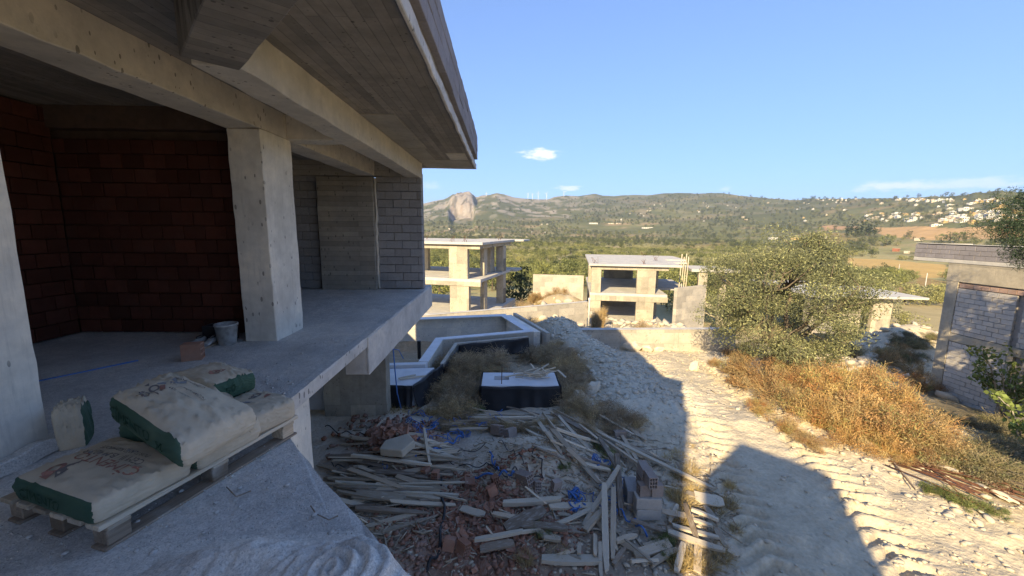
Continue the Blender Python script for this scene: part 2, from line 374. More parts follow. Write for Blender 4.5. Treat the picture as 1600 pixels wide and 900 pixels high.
# ------------------------------------------------------------------ terrain mesh and its colours
def poly_world(pts, z): return [tuple(ground(a, b)[:2]) for a, b in pts]
def inpoly(x, y, poly):
    c = np.zeros(x.shape, bool); n = len(poly)
    for i in range(n):
        x0, y0 = poly[i]; x1, y1 = poly[(i + 1) % n]
        if y0 == y1: continue
        k = ((y0 > y) != (y1 > y)) & (x < (x1 - x0) * (y - y0) / (y1 - y0) + x0); c ^= k
    return c
FIELDS = [  # outline in the plane of the valley floor, colour
    (poly_world([(1322,403),(1400,406),(1482,414),(1484,433),(1440,436),(1392,430),(1345,428),(1318,424)], -25), (.52,.37,.15)),
    (poly_world([(1364,355),(1470,356),(1600,359),(1640,361),(1620,371),(1560,374),(1440,375),(1380,369)], -37), (.50,.34,.17)),
    (poly_world([(1281,353),(1345,354.5),(1340,358),(1290,359)], -39), (.46,.30,.17)),
    (poly_world([(1398,452),(1438,432),(1486,442),(1480,470),(1400,468)], -20), (.34,.25,.12)),
    (poly_world([(1040,386),(1130,379),(1145,384),(1085,391)], -29), (.27,.22,.09)),
    (poly_world([(1260,364),(1330,365),(1320,371),(1262,370)], -37), (.28,.22,.10)),
    (poly_world([(1250,379),(1290,371),(1360,374),(1320,381),(1260,384)], -31), (.25,.21,.09)),
    (poly_world([(840,378),(900,377),(905,381),(845,382)], -32), (.30,.24,.12)),
]
CLEAR = [poly_world(q, 0) for q in ([(1372,385),(1436,385),(1440,405),(1368,405)], [(1268,366),(1312,366),(1312,382),(1268,382)], [(1190,365),(1272,365),(1274,384),(1188,384)], [(905,347),(1045,354),(1045,365),(905,360)], [(1322,400),(1484,411),(1486,424),(1440,420),(1330,412)])]
def terrain_colour(x, y):
    r = np.hypot(x, y); az = np.degrees(np.arctan2(x, y)); n = len(x)
    def C(a): return np.array(a)[None, :]
    def mx(c, k, d): k = np.clip(k, 0, 1)[:, None]; return c * (1 - k) + d * k
    pale = C((.57, .50, .37)); dusty = C((.56, .51, .42)); brown = C((.30, .235, .17)); red = C((.31, .19, .135)); sand = C((.58, .51, .40))
    white = C((.60, .56, .45)); dry = C((.36, .28, .15))
    n1 = fbm(x / 1.6, y / 1.6, 4, 3) * .5 + .5; n2 = fbm(x / .25, y / .25, 3, 13) * .5 + .5
    c = np.repeat(pale, n, 0) * (.86 + .3 * n2)[:, None]
    s, d = road_st(x, y)
    c = mx(c, (x > 9) * .0 + sstep(2.2, 3.6, d) * .65 * sstep(.3, .7, n1), dry)
    # waste yard left of the road
    k = (1 - sstep(2.0, 3.6, x + .35 * (n1 - .5) * 4)) * (1 - sstep(9.0, 10.5, y)); c = mx(c, k, dusty * (.8 + .4 * n1[:, None]))
    def spot(cx, cy, sx, sy): return np.exp(-((x - cx) / sx) ** 2 - ((y - cy) / sy) ** 2)
    c = mx(c, spot(-.1, 5.0, 1.5, 1.3) * 1.3 * sstep(.25, .55, n1), red); c = mx(c, spot(-1.9, 7.7, .9, .8) * 1.5, red); c = mx(c, spot(1.3, 5.0, 1.2, .8) * .9, brown)
    c = mx(c, spot(.75, 7.1, 1.15, 1.05) * 1.6, sand * (.85 + .3 * n2[:, None]))
    bx = np.interp(y, BANK[::-1, 1], BANK[::-1, 0]); bk = np.exp(-((x - bx - .4) / 1.5) ** 2) * sstep(8.5, 10.5, y) * (1 - sstep(19, 22, y))
    c = mx(c, bk * 1.5, white * (.8 + .4 * n2[:, None]))
    weeds = sstep(9.6, 11, y) * (1 - sstep(-.3, 1, x - bx + .9)) * (1 - sstep(18, 21, y)); c = mx(c, weeds * .8, C((.27, .22, .15)))
    c = mx(c, sstep(17.2, 19, y) * .7 * sstep(.35, .6, n1) * (1 - sstep(40, 60, r)), C((.33, .26, .14)))
    c = mx(c, spot(28, 25.5, 5.5, 3.5) * 1.6, pale * .9)
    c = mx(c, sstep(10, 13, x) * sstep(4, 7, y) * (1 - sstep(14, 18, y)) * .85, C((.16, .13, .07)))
    # slope below the site, valley and hills
    gk = fbm(x / 24, y / 70, 3, 33) * .5 + .5; g1 = fbm(x / 9, y / 9, 4, 21) * .5 + .5; g2 = fbm(x / 140, y / 70, 4, 22) * .5 + .5; g3 = fbm(x / 420, y / 260, 5, 23) * .5 + .5; g4 = fbm(x / 45, y / 45, 3, 24) * .5 + .5
    olive = C((.36, .335, .165)); grass = C((.30, .28, .13)); forest = C((.115, .135, .065)); earth = C((.36, .28, .17)); scrub = C((.12, .125, .06)); rock = C((.40, .36, .30))
    v = np.repeat(olive, n, 0) * (.75 + .5 * g1)[:, None]
    v = mx(v, sstep(.52, .60, fbm(x / 75, y / 45, 3, 44) * .5 + .5) * .8, C((.44, .36, .20))); v = mx(v, sstep(.54, .66, g2) * .6, scrub); v = mx(v, sstep(.62, .72, g1) * .5 * (1 - sstep(500, 900, r)), earth * .85)
    v = mx(v, sstep(700, 1500, r) * .75 * sstep(.36, .52, g3 + .15 * g4), forest); v = mx(v, sstep(1000, 1700, r) * sstep(.60, .68, fbm(x / 170, y / 120, 4, 27) * .5 + .5) * .85, earth)
    v = mx(v, sstep(2300, 3000, r) * .55, C((.095, .115, .055))); v = mx(v, sstep(1500, 2300, r) * sstep(.40, .55, fbm(x / 260, y / 260, 5, 28) * .5 + .5) * .6, C((.10, .115, .055)))
    ridge = sstep(2500, 3300, r) * (1 - .75 * sstep(3, 16, az + 14 * (g3 - .5))); rk = sstep(.50, .60, fbm(x / 70, y / 150, 5, 29) * .5 + .5) * ridge; v = mx(v, rk * .8, rock)
    cliff = sstep(-7.5, -7.0, az + .25 * (g4 - .5)) * (1 - sstep(-4.2, -3.9, az)) * sstep(3150, 3250, r) * (1 - sstep(4100, 4300, r)); cn = fbm(x / 40, y / 120, 4, 30) * .5 + .5
    v = mx(v, cliff * sstep(.36, .52, cn + .14), rock * .95); v = mx(v, cliff * sstep(.55, .62, gk), C((.16, .15, .12))); v = mx(v, cliff * sstep(.56, .7, g4) * .6, C((.36, .27, .19)))  # dark streaks put the shade of rock clefts into the crag colour
    for pts, cc in FIELDS:
        k = inpoly(x + 3 * fbm(x / 30, y / 30, 2, 41), y + 8 * fbm(x / 60, y / 60, 2, 42), pts); v = np.where(k[:, None], C(cc) * (.85 + .3 * g1)[:, None], v)
    k = sstep(38, 60, r)
    c = c * (1 - k)[:, None] + v * k[:, None]
    return np.clip(c, .01, .9)
az_f = np.radians(np.linspace(-62, 68, 760)); az_c = np.radians(np.linspace(68, 298, 50))[1:-1]
AZ = np.concatenate([az_f, az_c]); RR = np.concatenate([np.array([.4, 1.2, 2.2, 3.0]), 3.4 * 1.006 ** np.arange(0, 300)])
RR = np.concatenate([RR, RR[-1] * 1.012 ** np.arange(1, 515)]); RR = RR[RR < 9000]; RR = np.append(RR, 9000.)
A2, R2 = np.meshgrid(AZ, RR); X = (R2 * np.sin(A2)).ravel(); Y = (R2 * np.cos(A2)).ravel()
Z = H(X, Y); nr, na = R2.shape
ii = np.arange(nr * na).reshape(nr, na); nx = np.roll(ii, -1, 1)
F = np.stack([ii[:-1], nx[:-1], nx[1:], ii[1:]], -1).reshape(-1, 4)
V = np.stack([X, Y, Z], 1); V = np.vstack([V, [[0, 0, Z[:na].mean()]]])
mt, nt_, b = new_mat('earth')
va = nt_.nodes.new('ShaderNodeVertexColor'); va.layer_name = 'Col'
geo = nt_.nodes.new('ShaderNodeNewGeometry'); pos = geo.outputs['Position']
cd = nt_.nodes.new('ShaderNodeVectorMath'); cd.operation = 'LENGTH'; nt_.links.new(pos, cd.inputs[0]); dist = cd.outputs['Value']
na1 = noise(nt_, pos, 14, 6, .7); na2 = noise(nt_, pos, 2.2, 5, .65); nf = noise(nt_, pos, .05, 6, .65); nm = noise(nt_, pos, .35, 5, .65)
fk = maprange(nt_, dist, 30, 120)
nn = mix(nt_, fk, na1, mix(nt_, maprange(nt_, dist, 500, 1500), nm, nf))
c = mix(nt_, maprange(nt_, nn, .40, .75, 0, .6), va.outputs[0], mix(nt_, 1, va.outputs[0], (.55, .53, .5), 'MULTIPLY'))
c = mix(nt_, math_(nt_, 'MULTIPLY', maprange(nt_, na2, .52, .7, 0, .3), math_(nt_, 'SUBTRACT', 1., fk)), c, (.62, .56, .44))
nt_.links.new(c, b.inputs['Base Color'])
vo = nt_.nodes.new('ShaderNodeTexVoronoi'); vo.inputs['Scale'].default_value = 16; nt_.links.new(pos, vo.inputs['Vector'])
hh = math_(nt_, 'ADD', math_(nt_, 'MULTIPLY', na1, 1.), math_(nt_, 'MULTIPLY', vo.outputs['Distance'], .7))
hh = math_(nt_, 'MULTIPLY', hh, math_(nt_, 'SUBTRACT', 1., fk)); bump(nt_, b, hh, .65, .028)
b.inputs['Roughness'].default_value = 1; b.inputs['Specular IOR Level'].default_value = .05
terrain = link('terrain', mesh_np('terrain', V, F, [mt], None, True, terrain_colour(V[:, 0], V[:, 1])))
terrain['kind'] = 'structure'

# ------------------------------------------------------------------ material set
M = {}
HP = math.pi / 2
M['conc_pale'] = concrete('concrete_pale', (.68, .65, .57), contrast=.7, ties=True, streak=(9, 9, .7))
M['conc_beam'] = concrete('concrete_beam', (.55, .51, .43), contrast=.7, streak=(2, 2, 1.4))
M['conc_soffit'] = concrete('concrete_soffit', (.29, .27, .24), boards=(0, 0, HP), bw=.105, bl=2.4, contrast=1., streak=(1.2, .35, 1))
M['conc_floor'] = concrete('concrete_floor', (.62, .60, .56), contrast=1.0, pits=False, speck=True)
M['conc_edge'] = concrete('concrete_edge', (.56, .54, .50), contrast=.9)
M['conc_board'] = concrete('concrete_board', (.36, .34, .295), boards=(HP, 0, 0), bw=.12, bl=3.5, contrast=.7)
M['conc_wall'] = concrete('concrete_wall', (.50, .47, .41), boards=(HP, 0, 0), bw=.5, bl=1.25, contrast=.7, joint=.7)
M['pool_wall'] = concrete('concrete_pool', (.68, .66, .60), boards=(HP, 0, 0), bw=.9, bl=2.5, contrast=.7, joint=.6)
M['conc_far'] = concrete('concrete_villa', (.47, .43, .345), boards=(HP, 0, 0), bw=1.45, bl=.62, joint=.45, contrast=1.0, streak=(4, 4, .4))
M['conc_roof'] = concrete('concrete_roof', (.50, .49, .455), contrast=.5, pits=False)
M['block'] = piece_mat('pumice_block', (.30, .295, .29), .13, scale=30, dirt=(.42, .41, .40))
M['block_pale'] = piece_mat('pumice_block_pale', (.50, .47, .42), .12, scale=30, dirt=(.5, .47, .42))
M['block_par'] = piece_mat('parapet_block', (.27, .255, .265), .10, scale=30, dirt=(.36, .35, .35))
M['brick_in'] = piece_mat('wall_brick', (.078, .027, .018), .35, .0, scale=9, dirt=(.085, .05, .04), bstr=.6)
M['brick'] = piece_mat('clay_brick', (.34, .175, .115), .28, .1, scale=12, dirt=(.38, .33, .28), dirt_amt=.5)
M['brick_dull'] = piece_mat('dull_brick', (.36, .25, .20), .2, scale=12, dirt=(.4, .36, .32), dirt_amt=.5)
M['brick_grey'] = piece_mat('grey_brick', (.36, .30, .26), .15, scale=14, dirt=(.4, .36, .32), dirt_amt=.5)
M['mortar_dark'] = concrete('mortar_dark', (.10, .07, .055), pits=False)
M['mortar'] = concrete('mortar', (.30, .285, .265), pits=False)
M['wood'] = wood_mat('weathered_wood', (.46, .38, .275), .36)
M['wood_pale'] = wood_mat('pale_wood', (.62, .54, .41), .18)
M['wood_dark'] = wood_mat('dark_wood', (.26, .205, .15), .3)
M['stone'] = piece_mat('pale_stone', (.60, .53, .41), .15, scale=5, dirt=(.46, .41, .32))
M['stone_bank'] = piece_mat('bank_stone', (.54, .50, .41), .15, scale=5, dirt=(.42, .38, .30))
M['blue'] = plain('blue_plastic', (.06, .16, .42), .45, .4)
M['cable'] = plain('dark_cable', (.03, .033, .036), .6)
M['rust'] = plain('rusty_steel', (.155, .075, .048), .85, .2, 30, .5)
M['membrane'] = plain('black_membrane', (.020, .021, .025), .5, .35, 5, .4)
M['screed'] = plain('pale_screed', (.66, .67, .68), .8, .2, 2.5, .15)

HOUSE = thing('unfinished_house', 'grey concrete house shell under construction with open floor, columns and block parapet on the left', 'house')
def rough_box(lo, hi, step=.25, amp=.006, seed=0):
    """box with its faces divided and slightly uneven, edges chipped"""
    bm = bmesh.new(); bmesh.ops.create_cube(bm, size=1)
    lo = Vector(lo); hi = Vector(hi); d = hi - lo
    for v in bm.verts: v.co = Vector(((v.co.x + .5) * d.x + lo.x, (v.co.y + .5) * d.y + lo.y, (v.co.z + .5) * d.z + lo.z))
    for ax in range(3):
        n = int(min(60, d[ax] / step))
        es = [e for e in bm.edges if abs((e.verts[0].co - e.verts[1].co).normalized()[ax]) > .9]
        for k in range(1, n):
            p = lo.copy(); p[ax] = lo[ax] + d[ax] * k / n; no = Vector((0, 0, 0)); no[ax] = 1
            bmesh.ops.bisect_plane(bm, geom=bm.verts[:] + bm.edges[:] + bm.faces[:], plane_co=p, plane_no=no)
    co = np.array([v.co for v in bm.verts]); s = seed * 3.7
    for v in bm.verts:
        c = v.co; on = sum(1 for a in range(3) if abs(c[a] - lo[a]) < 1e-5 or abs(c[a] - hi[a]) < 1e-5)
        k = amp * (1.6 if on > 1 else .6)
        for a in range(3):
            q = float(vnoise(c[(a + 1) % 3] * 6 + s + a * 9, c[(a + 2) % 3] * 6 + c[a] * 3, seed + a)) - .5
            v.co[a] += q * k * 2
    return bm
def cbox(name, lo, hi, mat, parent=HOUSE, step=.25, amp=.006, seed=1, bev=.008):
    bm = rough_box(lo, hi, step, amp, seed); me = bpy.data.meshes.new(name); bm.to_mesh(me); bm.free(); me.materials.append(mat)
    o = link(name, me, parent)
    if bev: bevel(o, bev)
    return o
SL = -1.55                                   # top of the storey floor, eye height above it
# floor slab with its diagonal corner
slab_poly = [(-7.0, -1.6), (-7.0, 10.9), (-1.92, 10.9), (-1.92, 3.53), (-1.58, 2.84), (-1.19, 2.41), (-.67, 1.88), (-.41, 1.62), (-.15, 1.35), (-.15, 1.0), (-.15, 0.0), (-.15, -1.6)]
def uneven_slab(name, poly, z0, z1, mat, edge_mat, parent, step=.06, jag=.014, vis=(2, 10)):
    pts = []
    for i, (a, b_) in enumerate(poly):
        c_, d_ = poly[(i + 1) % len(poly)]; L = math.hypot(c_ - a, d_ - b_); n = max(1, int(L / (step if vis[0] <= i <= vis[1] else 1)))
        for k in range(n):
            t = k / n; pts.append((a + (c_ - a) * t, b_ + (d_ - b_) * t))
    P = np.array(pts); n = len(P); nn = np.stack([fbm(P[:, 0] * 7, P[:, 1] * 7, 3, 5), fbm(P[:, 0] * 7, P[:, 1] * 7, 3, 6)], 1) * jag
    top = P + nn; V = [(x, y, z1 - .012 * float(vnoise(x * 9, y * 9, 2))) for x, y in top] + [(x + .004, y, z1 - .03) for x, y in P] + [(x, y, z0) for x, y in P]
    F = [tuple(range(n))[::-1]] if False else []
    me = bpy.data.meshes.new(name); bm = bmesh.new(); vs = [bm.verts.new(v) for v in V]
    area = sum(P[i][0] * P[(i + 1) % n][1] - P[(i + 1) % n][0] * P[i][1] for i in range(n))
    ft = bm.faces.new(vs[:n]); fb = bm.faces.new(vs[2 * n:])
    for k in (0, 1):
        for i in range(n):
            j = (i + 1) % n; f = bm.faces.new((vs[k * n + i], vs[(k + 1) * n + i], vs[(k + 1) * n + j], vs[k * n + j])); f.material_index = 1 if k else 1
    bmesh.ops.recalc_face_normals(bm, faces=bm.faces[:]); bm.to_mesh(me); bm.free(); me.materials.append(mat); me.materials.append(edge_mat)
    return link(name, me, parent)
uneven_slab('floor_slab', slab_poly, SL - .15, SL, M['conc_floor'], M['conc_edge'], HOUSE)
# dusty uneven screed over the slab: real relief in the part one stands over
def patch(name, x0, x1, y0, y1, step, f, mat, parent=None, keep=None):
    xs = np.arange(x0, x1, step); ys = np.arange(y0, y1, step); XX, YY = np.meshgrid(xs, ys); ZZ = f(XX, YY)
    V = np.stack([XX.ravel(), YY.ravel(), ZZ.ravel()], 1); n, k = XX.shape; ii = np.arange(n * k).reshape(n, k)
    F = np.stack([ii[:-1, :-1], ii[:-1, 1:], ii[1:, 1:], ii[1:, :-1]], -1).reshape(-1, 4)
    if keep is not None:
        kk = keep(V[:, 0], V[:, 1], V[:, 2]); F = F[kk[F].all(1)]
        u, inv = np.unique(F.ravel(), return_inverse=True); V = V[u]; F = inv.reshape(-1, 4)
    return link(name, mesh_np(name, V, F, [mat], None, True), parent)
inner = [(-6.0, .2), (-6.0, 9.9), (-1.99, 9.9), (-1.99, 3.5), (-1.66, 2.80), (-1.26, 2.37), (-.50, 1.60), (-.23, 1.32), (-.2, .2)]
patch('screed', -6.0, .52, .2, 9.9, .035, lambda x, y: SL + .004 + .010 * np.clip(fbm(x / .5, y / .5, 4, 81) + .35, 0, 1) + .010 * np.clip(fbm(x / .09, y / .09, 3, 82) - .1, 0, 1) * (.4 + sstep(5, 7, y)),
      M['conc_floor'], HOUSE, lambda x, y, z: inpoly(x, y, inner))
# beams under and along the slab edge
cbox('edge_beam', (-2.25, 5.62, SL - .57), (-1.935, 10.85, SL - .152), M['conc_edge'], seed=3)
cbox('edge_kerb', (-1.932, 5.62, SL - .57), (-1.90, 10.85, SL - .02), M['conc_edge'], seed=4, amp=.004)
cbox('under_beam', (-6.5, 9.45, SL - .55), (-2.26, 9.85, SL - .152), M['conc_wall'], seed=5)
cbox('ground_column', (-4.36, 9.48, -4.75), (-2.82, 9.83, SL - .552), M['conc_far'], seed=6)
cbox('ground_column', (-2.45, 3.55, -4.75), (-1.96, 3.95, SL - .152), M['conc_pale'], seed=7)
cbox('ground_column', (-5.9, 8.4, -4.75), (-4.8, 8.8, SL - .152), M['conc_wall'], seed=8)
cbox('ground_wall', (-7.0, 11.0, -4.75), (-6.7, 16.0, SL - .16), M['conc_wall'], seed=9, step=1)
cbox('ground_wall', (-6.95, -4.0, -4.75), (-6.7, 10.9, SL - .16), M['conc_wall'], seed=9, step=1)
# columns of the open storey
cbox('column', (-3.46, 5.36, SL - .01), (-3.04, 6.10, 1.20), M['conc_pale'], seed=10, step=.12, amp=.005)
cbox('column', (-3.60, 1.90, SL - .01), (-3.13, 2.69, 1.20), M['conc_pale'], seed=11, step=.12, amp=.005)
cbox('column_foot', (-3.10, 1.92, SL), (-3.02, 2.66, SL + .10), M['conc_floor'], seed=12, step=.1, amp=.02)
# beams overhead
CE = 1.54
cbox('inner_beam', (-3.47, -1.28, 1.205), (-3.05, 9.98, 1.61), M['conc_beam'], seed=13)
cbox('outer_beam', (-2.33, 3.28, 1.18), (-1.985, 10.30, 1.60), M['conc_beam'], seed=14)
def diag_beam(name, p, d, L, w_, z0, z1, mat, seed):
    bm = rough_box((0, 0, z0), (L, w_, z1), .25, .006, seed); me = bpy.data.meshes.new(name); bm.to_mesh(me); bm.free(); me.materials.append(mat)
    return bevel(link(name, me, HOUSE, (p[0], p[1], 0), (0, 0, math.atan2(d[1], d[0]))), .008)
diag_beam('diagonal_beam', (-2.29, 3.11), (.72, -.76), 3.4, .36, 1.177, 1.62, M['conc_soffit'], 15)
cbox('cross_beam', (-3.048, 6.02, 1.20), (-2.335, 6.30, 1.60), M['conc_beam'], seed=16)
cbox('cross_beam', (-6.0, 9.99, 1.19), (-1.99, 10.29, 1.60), M['conc_board'], seed=17)
cbox('cross_beam', (-3.045, 1.95, 1.30), (-1.1, 2.25, 1.60), M['conc_board'], seed=18)
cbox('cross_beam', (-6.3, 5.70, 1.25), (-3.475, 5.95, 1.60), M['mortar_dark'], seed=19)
# roof: boarded soffit, pale edge band, setback groove and parapet of four courses
roof_poly = [(-7.2, -1.5), (-7.2, 10.95), (-.735, 10.95), (-.735, -1.5)]
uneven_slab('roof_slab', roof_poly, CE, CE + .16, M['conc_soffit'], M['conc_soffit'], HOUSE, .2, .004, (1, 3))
# formwork marks left by single sheets on the soffit
for i, (a, b_, c_, d_) in enumerate(((-1.97, 5.9, -1.50, 8.3), (-1.97, 8.34, -1.55, 9.6), (-1.97, 9.64, -.80, 10.2), (-1.2, 8.8, -.80, 9.6), (-1.96, 10.24, -.78, 10.9))):
    cbox('soffit_panel', (a, b_, CE - .012), (c_, d_, CE + .01), M['conc_beam'] if i in (3,) else M['conc_board'], seed=20 + i, amp=.002, step=.4, bev=.004)
cbox('roof_edge_band', (-.733, -1.5, CE - .03), (-.695, 10.95, CE + .10), M['conc_edge'], seed=25, step=.12, amp=.007)
cbox('roof_edge_band', (-7.2, 10.952, CE - .02), (-.71, 10.99, CE + .12), M['conc_beam'], seed=26)
cbox('groove', (-.80, -1.5, CE + .16), (-.73, 10.94, CE + .21), M['conc_board'], seed=27)
box_meshes = {}
def brick_mesh(dx, dy, dz, mat, b_=.006):
    k = (round(dx, 3), round(dy, 3), round(dz, 3), mat.name)
    if k not in box_meshes:
        bm = bmesh.new(); bmesh.ops.create_cube(bm, size=1)
        for v in bm.verts: v.co = Vector((v.co.x * dx, v.co.y * dy, v.co.z * dz))
        bmesh.ops.bevel(bm, geom=bm.edges[:], offset=b_, segments=1, affect='EDGES')
        me = bpy.data.meshes.new('brick'); bm.to_mesh(me); bm.free(); me.materials.append(mat); box_meshes[k] = me
    return box_meshes[k]
def masonry(parent, name, axis, p0, L, hgt, bl, bh, th, mat, joint=.012, wob=.006, gap=0., rows=None, skip=None):
    """courses of single pieces; axis 'x' or 'y' is the run, p0 the lower corner, th the thickness"""
    nrow = int(round(hgt / bh)); x0, y0, z0 = p0; n = 0
    for r_ in range(nrow):
        s = 0. if r_ % 2 == 0 else -bl / 2
        if rows == 'random': s = -random.uniform(0, bl)
        while s < L - .02:
            a = max(0, s); e = min(L, s + bl); s += bl
            if e - a < .05: continue
            if skip and skip((a + e) / 2, r_): continue
            ln = round((e - a - joint) / .05) * .05 if (e - a) < bl - .01 else bl - joint
            if ln < .04: continue
            c_ = (a + e) / 2; zz = z0 + (r_ + .5) * bh
            w1 = random.uniform(-wob, wob)
            if axis == 'x': me = brick_mesh(ln, th, bh - joint, mat); loc = (x0 + c_, y0 + th / 2 + w1, zz)
            else: me = brick_mesh(th, ln, bh - joint, mat); loc = (x0 + th / 2 + w1, y0 + c_, zz)
            o = link(name, me, parent, loc, (random.uniform(-.006, .006), random.uniform(-.006, .006), random.uniform(-.008, .008))); n += 1
    return n
def wall_part(name, parent, lo, hi, mat, bev=0):
    b_ = MB(); b_.box(lo, hi); o = b_.obj(name, mat, parent)
    if bev: bevel(o, bev)
    return o
par = wall_part('parapet', HOUSE, (-.86, -1.45, CE + .21), (-.74, 10.88, 2.32), M['mortar'])
masonry(par, 'block', 'y', (-.745, 2.0, CE + .21), 8.95, .58, .60, .195, .09, M['block_par'])
masonry(par, 'block', 'x', (-7.0, 10.885, CE + .21), 6.2, .58, .60, .195, .08, M['block_par'])
# brick room: back wall, left wall
bw = wall_part('back_wall', HOUSE, (-6.3, 5.86, SL), (-3.42, 5.95, 1.25), M['mortar_dark'])
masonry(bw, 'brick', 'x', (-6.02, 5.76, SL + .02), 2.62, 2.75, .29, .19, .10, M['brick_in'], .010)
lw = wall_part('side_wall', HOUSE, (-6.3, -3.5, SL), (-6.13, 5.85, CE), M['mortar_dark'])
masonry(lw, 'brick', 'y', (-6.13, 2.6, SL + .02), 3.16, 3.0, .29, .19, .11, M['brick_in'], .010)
wall_part('rear_sun_blocker', HOUSE, (-12.5, -8.3, -4.75), (-3.93, -8.0, 5.55), M['conc_far'])  # added unseen wall, placed and sized to keep the sun off the open floor
tw = MB(); tw.prism([(-.71, -4.1), (.30, -5.3), (-1.2, -6.6), (-2.21, -5.4)], -4.75, 2.33); tw.obj('stair_tower', M['conc_wall'], HOUSE)
wall_part('ground_wall', HOUSE, (-6.69, -1.6, -4.75), (-.4, -1.4, SL - .16), M['mortar'])
wall_part('rear_wall', HOUSE, (-7.1, -3.4, SL), (-6.9, 10.9, CE), M['mortar'])
# far bay: boarded wall panel and grey blocks
cbox('board_wall', (-4.46, 10.0, SL - .01), (-3.12, 10.28, 1.18), M['conc_board'], seed=30, bev=.01)
cbox('wall_joint', (-3.115, 10.10, SL), (-3.075, 10.20, 1.17), M['conc_pale'], seed=31, step=.1, amp=.012)
ew = wall_part('end_wall', HOUSE, (-3.12, 10.295, SL), (-1.99, 10.40, 1.30), M['mortar'])
masonry(ew, 'block', 'x', (-3.07, 10.15, SL + .01), 1.08, 2.75, .39, .2, .14, M['block'], .010, .006)
iw = wall_part('bay_wall', HOUSE, (-6.2, 10.295, SL), (-4.40, 10.40, 1.30), M['mortar'])
masonry(iw, 'block', 'x', (-6.1, 10.15, SL + .01), 1.62, 2.75, .39, .2, .14, M['block'], .010, .006)

# ------------------------------------------------------------------ neighbouring shells and walls
def part_box(name, root, lo, hi, mat, bev=.012):
    b_ = MB(); b_.box(lo, hi); o = b_.obj(name, mat, root)
    if bev: bevel(o, bev)
    return o
CF, CR, CW = M['conc_far'], M['conc_roof'], M['conc_wall']
# left villa shell (local frame: right front corner at the origin, x to the left negative)
lv = thing('villa_shell', 'two storey bare concrete villa frame beyond the pool wall, left of the rubble', 'villa shell', (-1.75, 32.7, -7.3), R(-17))
part_box('roof_slab', lv, (-11, -.25, 5.92), (.25, 9.5, 6.12), CR); part_box('roof_slab', lv, (-4.2, 9.51, 5.93), (1.2, 12.3, 6.10), CR)
part_box('roof_beam', lv, (-11, .1, 5.55), (-.1, .5, 5.918), CF); part_box('roof_beam', lv, (-.45, .51, 5.6), (-.1, 9.4, 5.918), CF)
part_box('floor_slab', lv, (-11, -.05, 2.85), (0, 9.0, 3.10), CR); part_box('floor_slab', lv, (-3, 9.01, 2.86), (.6, 11.2, 3.08), CR)
part_box('floor_beam', lv, (-11, -.06, 2.5), (0, .3, 2.848), CF)
for nm, lo, hi in (('column', (-2.80, .0, 3.105), (-1.15, .45, 5.55)), ('column', (-2.75, .0, -.4), (-1.05, .45, 2.498)), ('column', (-.75, 6.4, 3.11), (0, 7.3, 5.55)), ('column', (-.72, 6.4, -.4), (0, 7.3, 2.845)),
                   ('column', (-1.0, 2.6, 3.11), (-.6, 3.4, 5.58)), ('column', (-1.0, 2.6, -.4), (-.6, 3.4, 2.845)), ('column', (-8, 5, 3.11), (-7.3, 5.5, 5.9)), ('column', (-8, 5, -.4), (-7.3, 5.5, 2.845)),
                   ('shear_wall', (-1.3, 5.2, 3.11), (-.9, 6.38, 5.6))):
    part_box(nm, lv, lo, hi, CF)
part_box('ground_slab', lv, (-11, -.2, -.6), (.4, 9.5, -.02), CR)
# centre villa shell
cv = thing('villa_shell', 'square concrete villa frame with flat pale roof beyond the low road wall', 'villa shell', (8.0, 35.7, -8.55), R(-10))
part_box('roof_slab', cv, (-.25, -.35, 5.30), (7.6, 13.0, 5.48), CR); part_box('roof_slab', cv, (7.6, 3.2, 5.31), (8.9, 5.4, 5.46), CR); part_box('roof_slab', cv, (7.6, 7.0, 5.31), (9.8, 13, 5.46), CR)
part_box('roof_beam', cv, (0, .0, 4.95), (6.6, .4, 5.298), CF); part_box('roof_beam', cv, (6.25, .41, 5.0), (6.6, 12.6, 5.298), CF); part_box('roof_beam', cv, (0, .41, 5.0), (.35, 12.6, 5.298), CF)
part_box('floor_slab', cv, (-.1, -.02, 2.62), (6.6, 12, 2.85), CR); part_box('floor_slab', cv, (6.6, 4.5, 2.62), (9.6, 12, 2.84), CR)
part_box('floor_beam', cv, (-.1, -.04, 2.15), (6.65, .35, 2.618), CF)
for nm, lo, hi in (('column', (0, 0, 2.855), (.85, .4, 4.948)), ('column', (0, 0, -.3), (.9, .4, 2.148)), ('column', (3.95, 0, 2.855), (5.55, .4, 4.948)), ('column', (4.0, 0, -.3), (5.5, .4, 2.148)),
                   ('column', (6.2, 4.2, 2.855), (6.6, 5.6, 4.998)), ('column', (6.2, 4.2, -.3), (6.6, 5.6, 2.615)), ('column', (0, 7.5, 2.855), (.4, 8.6, 4.998)), ('column', (0, 7.5, -.3), (.4, 8.6, 2.615)), ('column', (6.2, 11.5, 2.855), (6.6, 12, 4.998))):
    part_box(nm, cv, lo, hi, CF)
part_box('shear_wall', cv, (1.9, 11.2, 2.855), (5.2, 11.5, 5.298), CF); part_box('shear_wall', cv, (.9, 9.0, -.3), (5.6, 9.3, 2.615), CW)
part_box('ground_slab', cv, (-.1, -.1, -.5), (6.7, 12, .02), CR)
tv = MB()
for k in range(4): tv.tube([(8.2 + .28 * k, 2.8 + .3 * k, 2.5), (8.2 + .28 * k + .1, 2.8 + .3 * k, 6.3 - .3 * (k % 2))], .05, 5)
tag(tv.obj('timber_prop', M['wood_pale'], None, loc=cv.location, rot=(0, 0, R(-10))), 'bundle of thin pale timber props standing at the right of the centre villa', 'timber props')
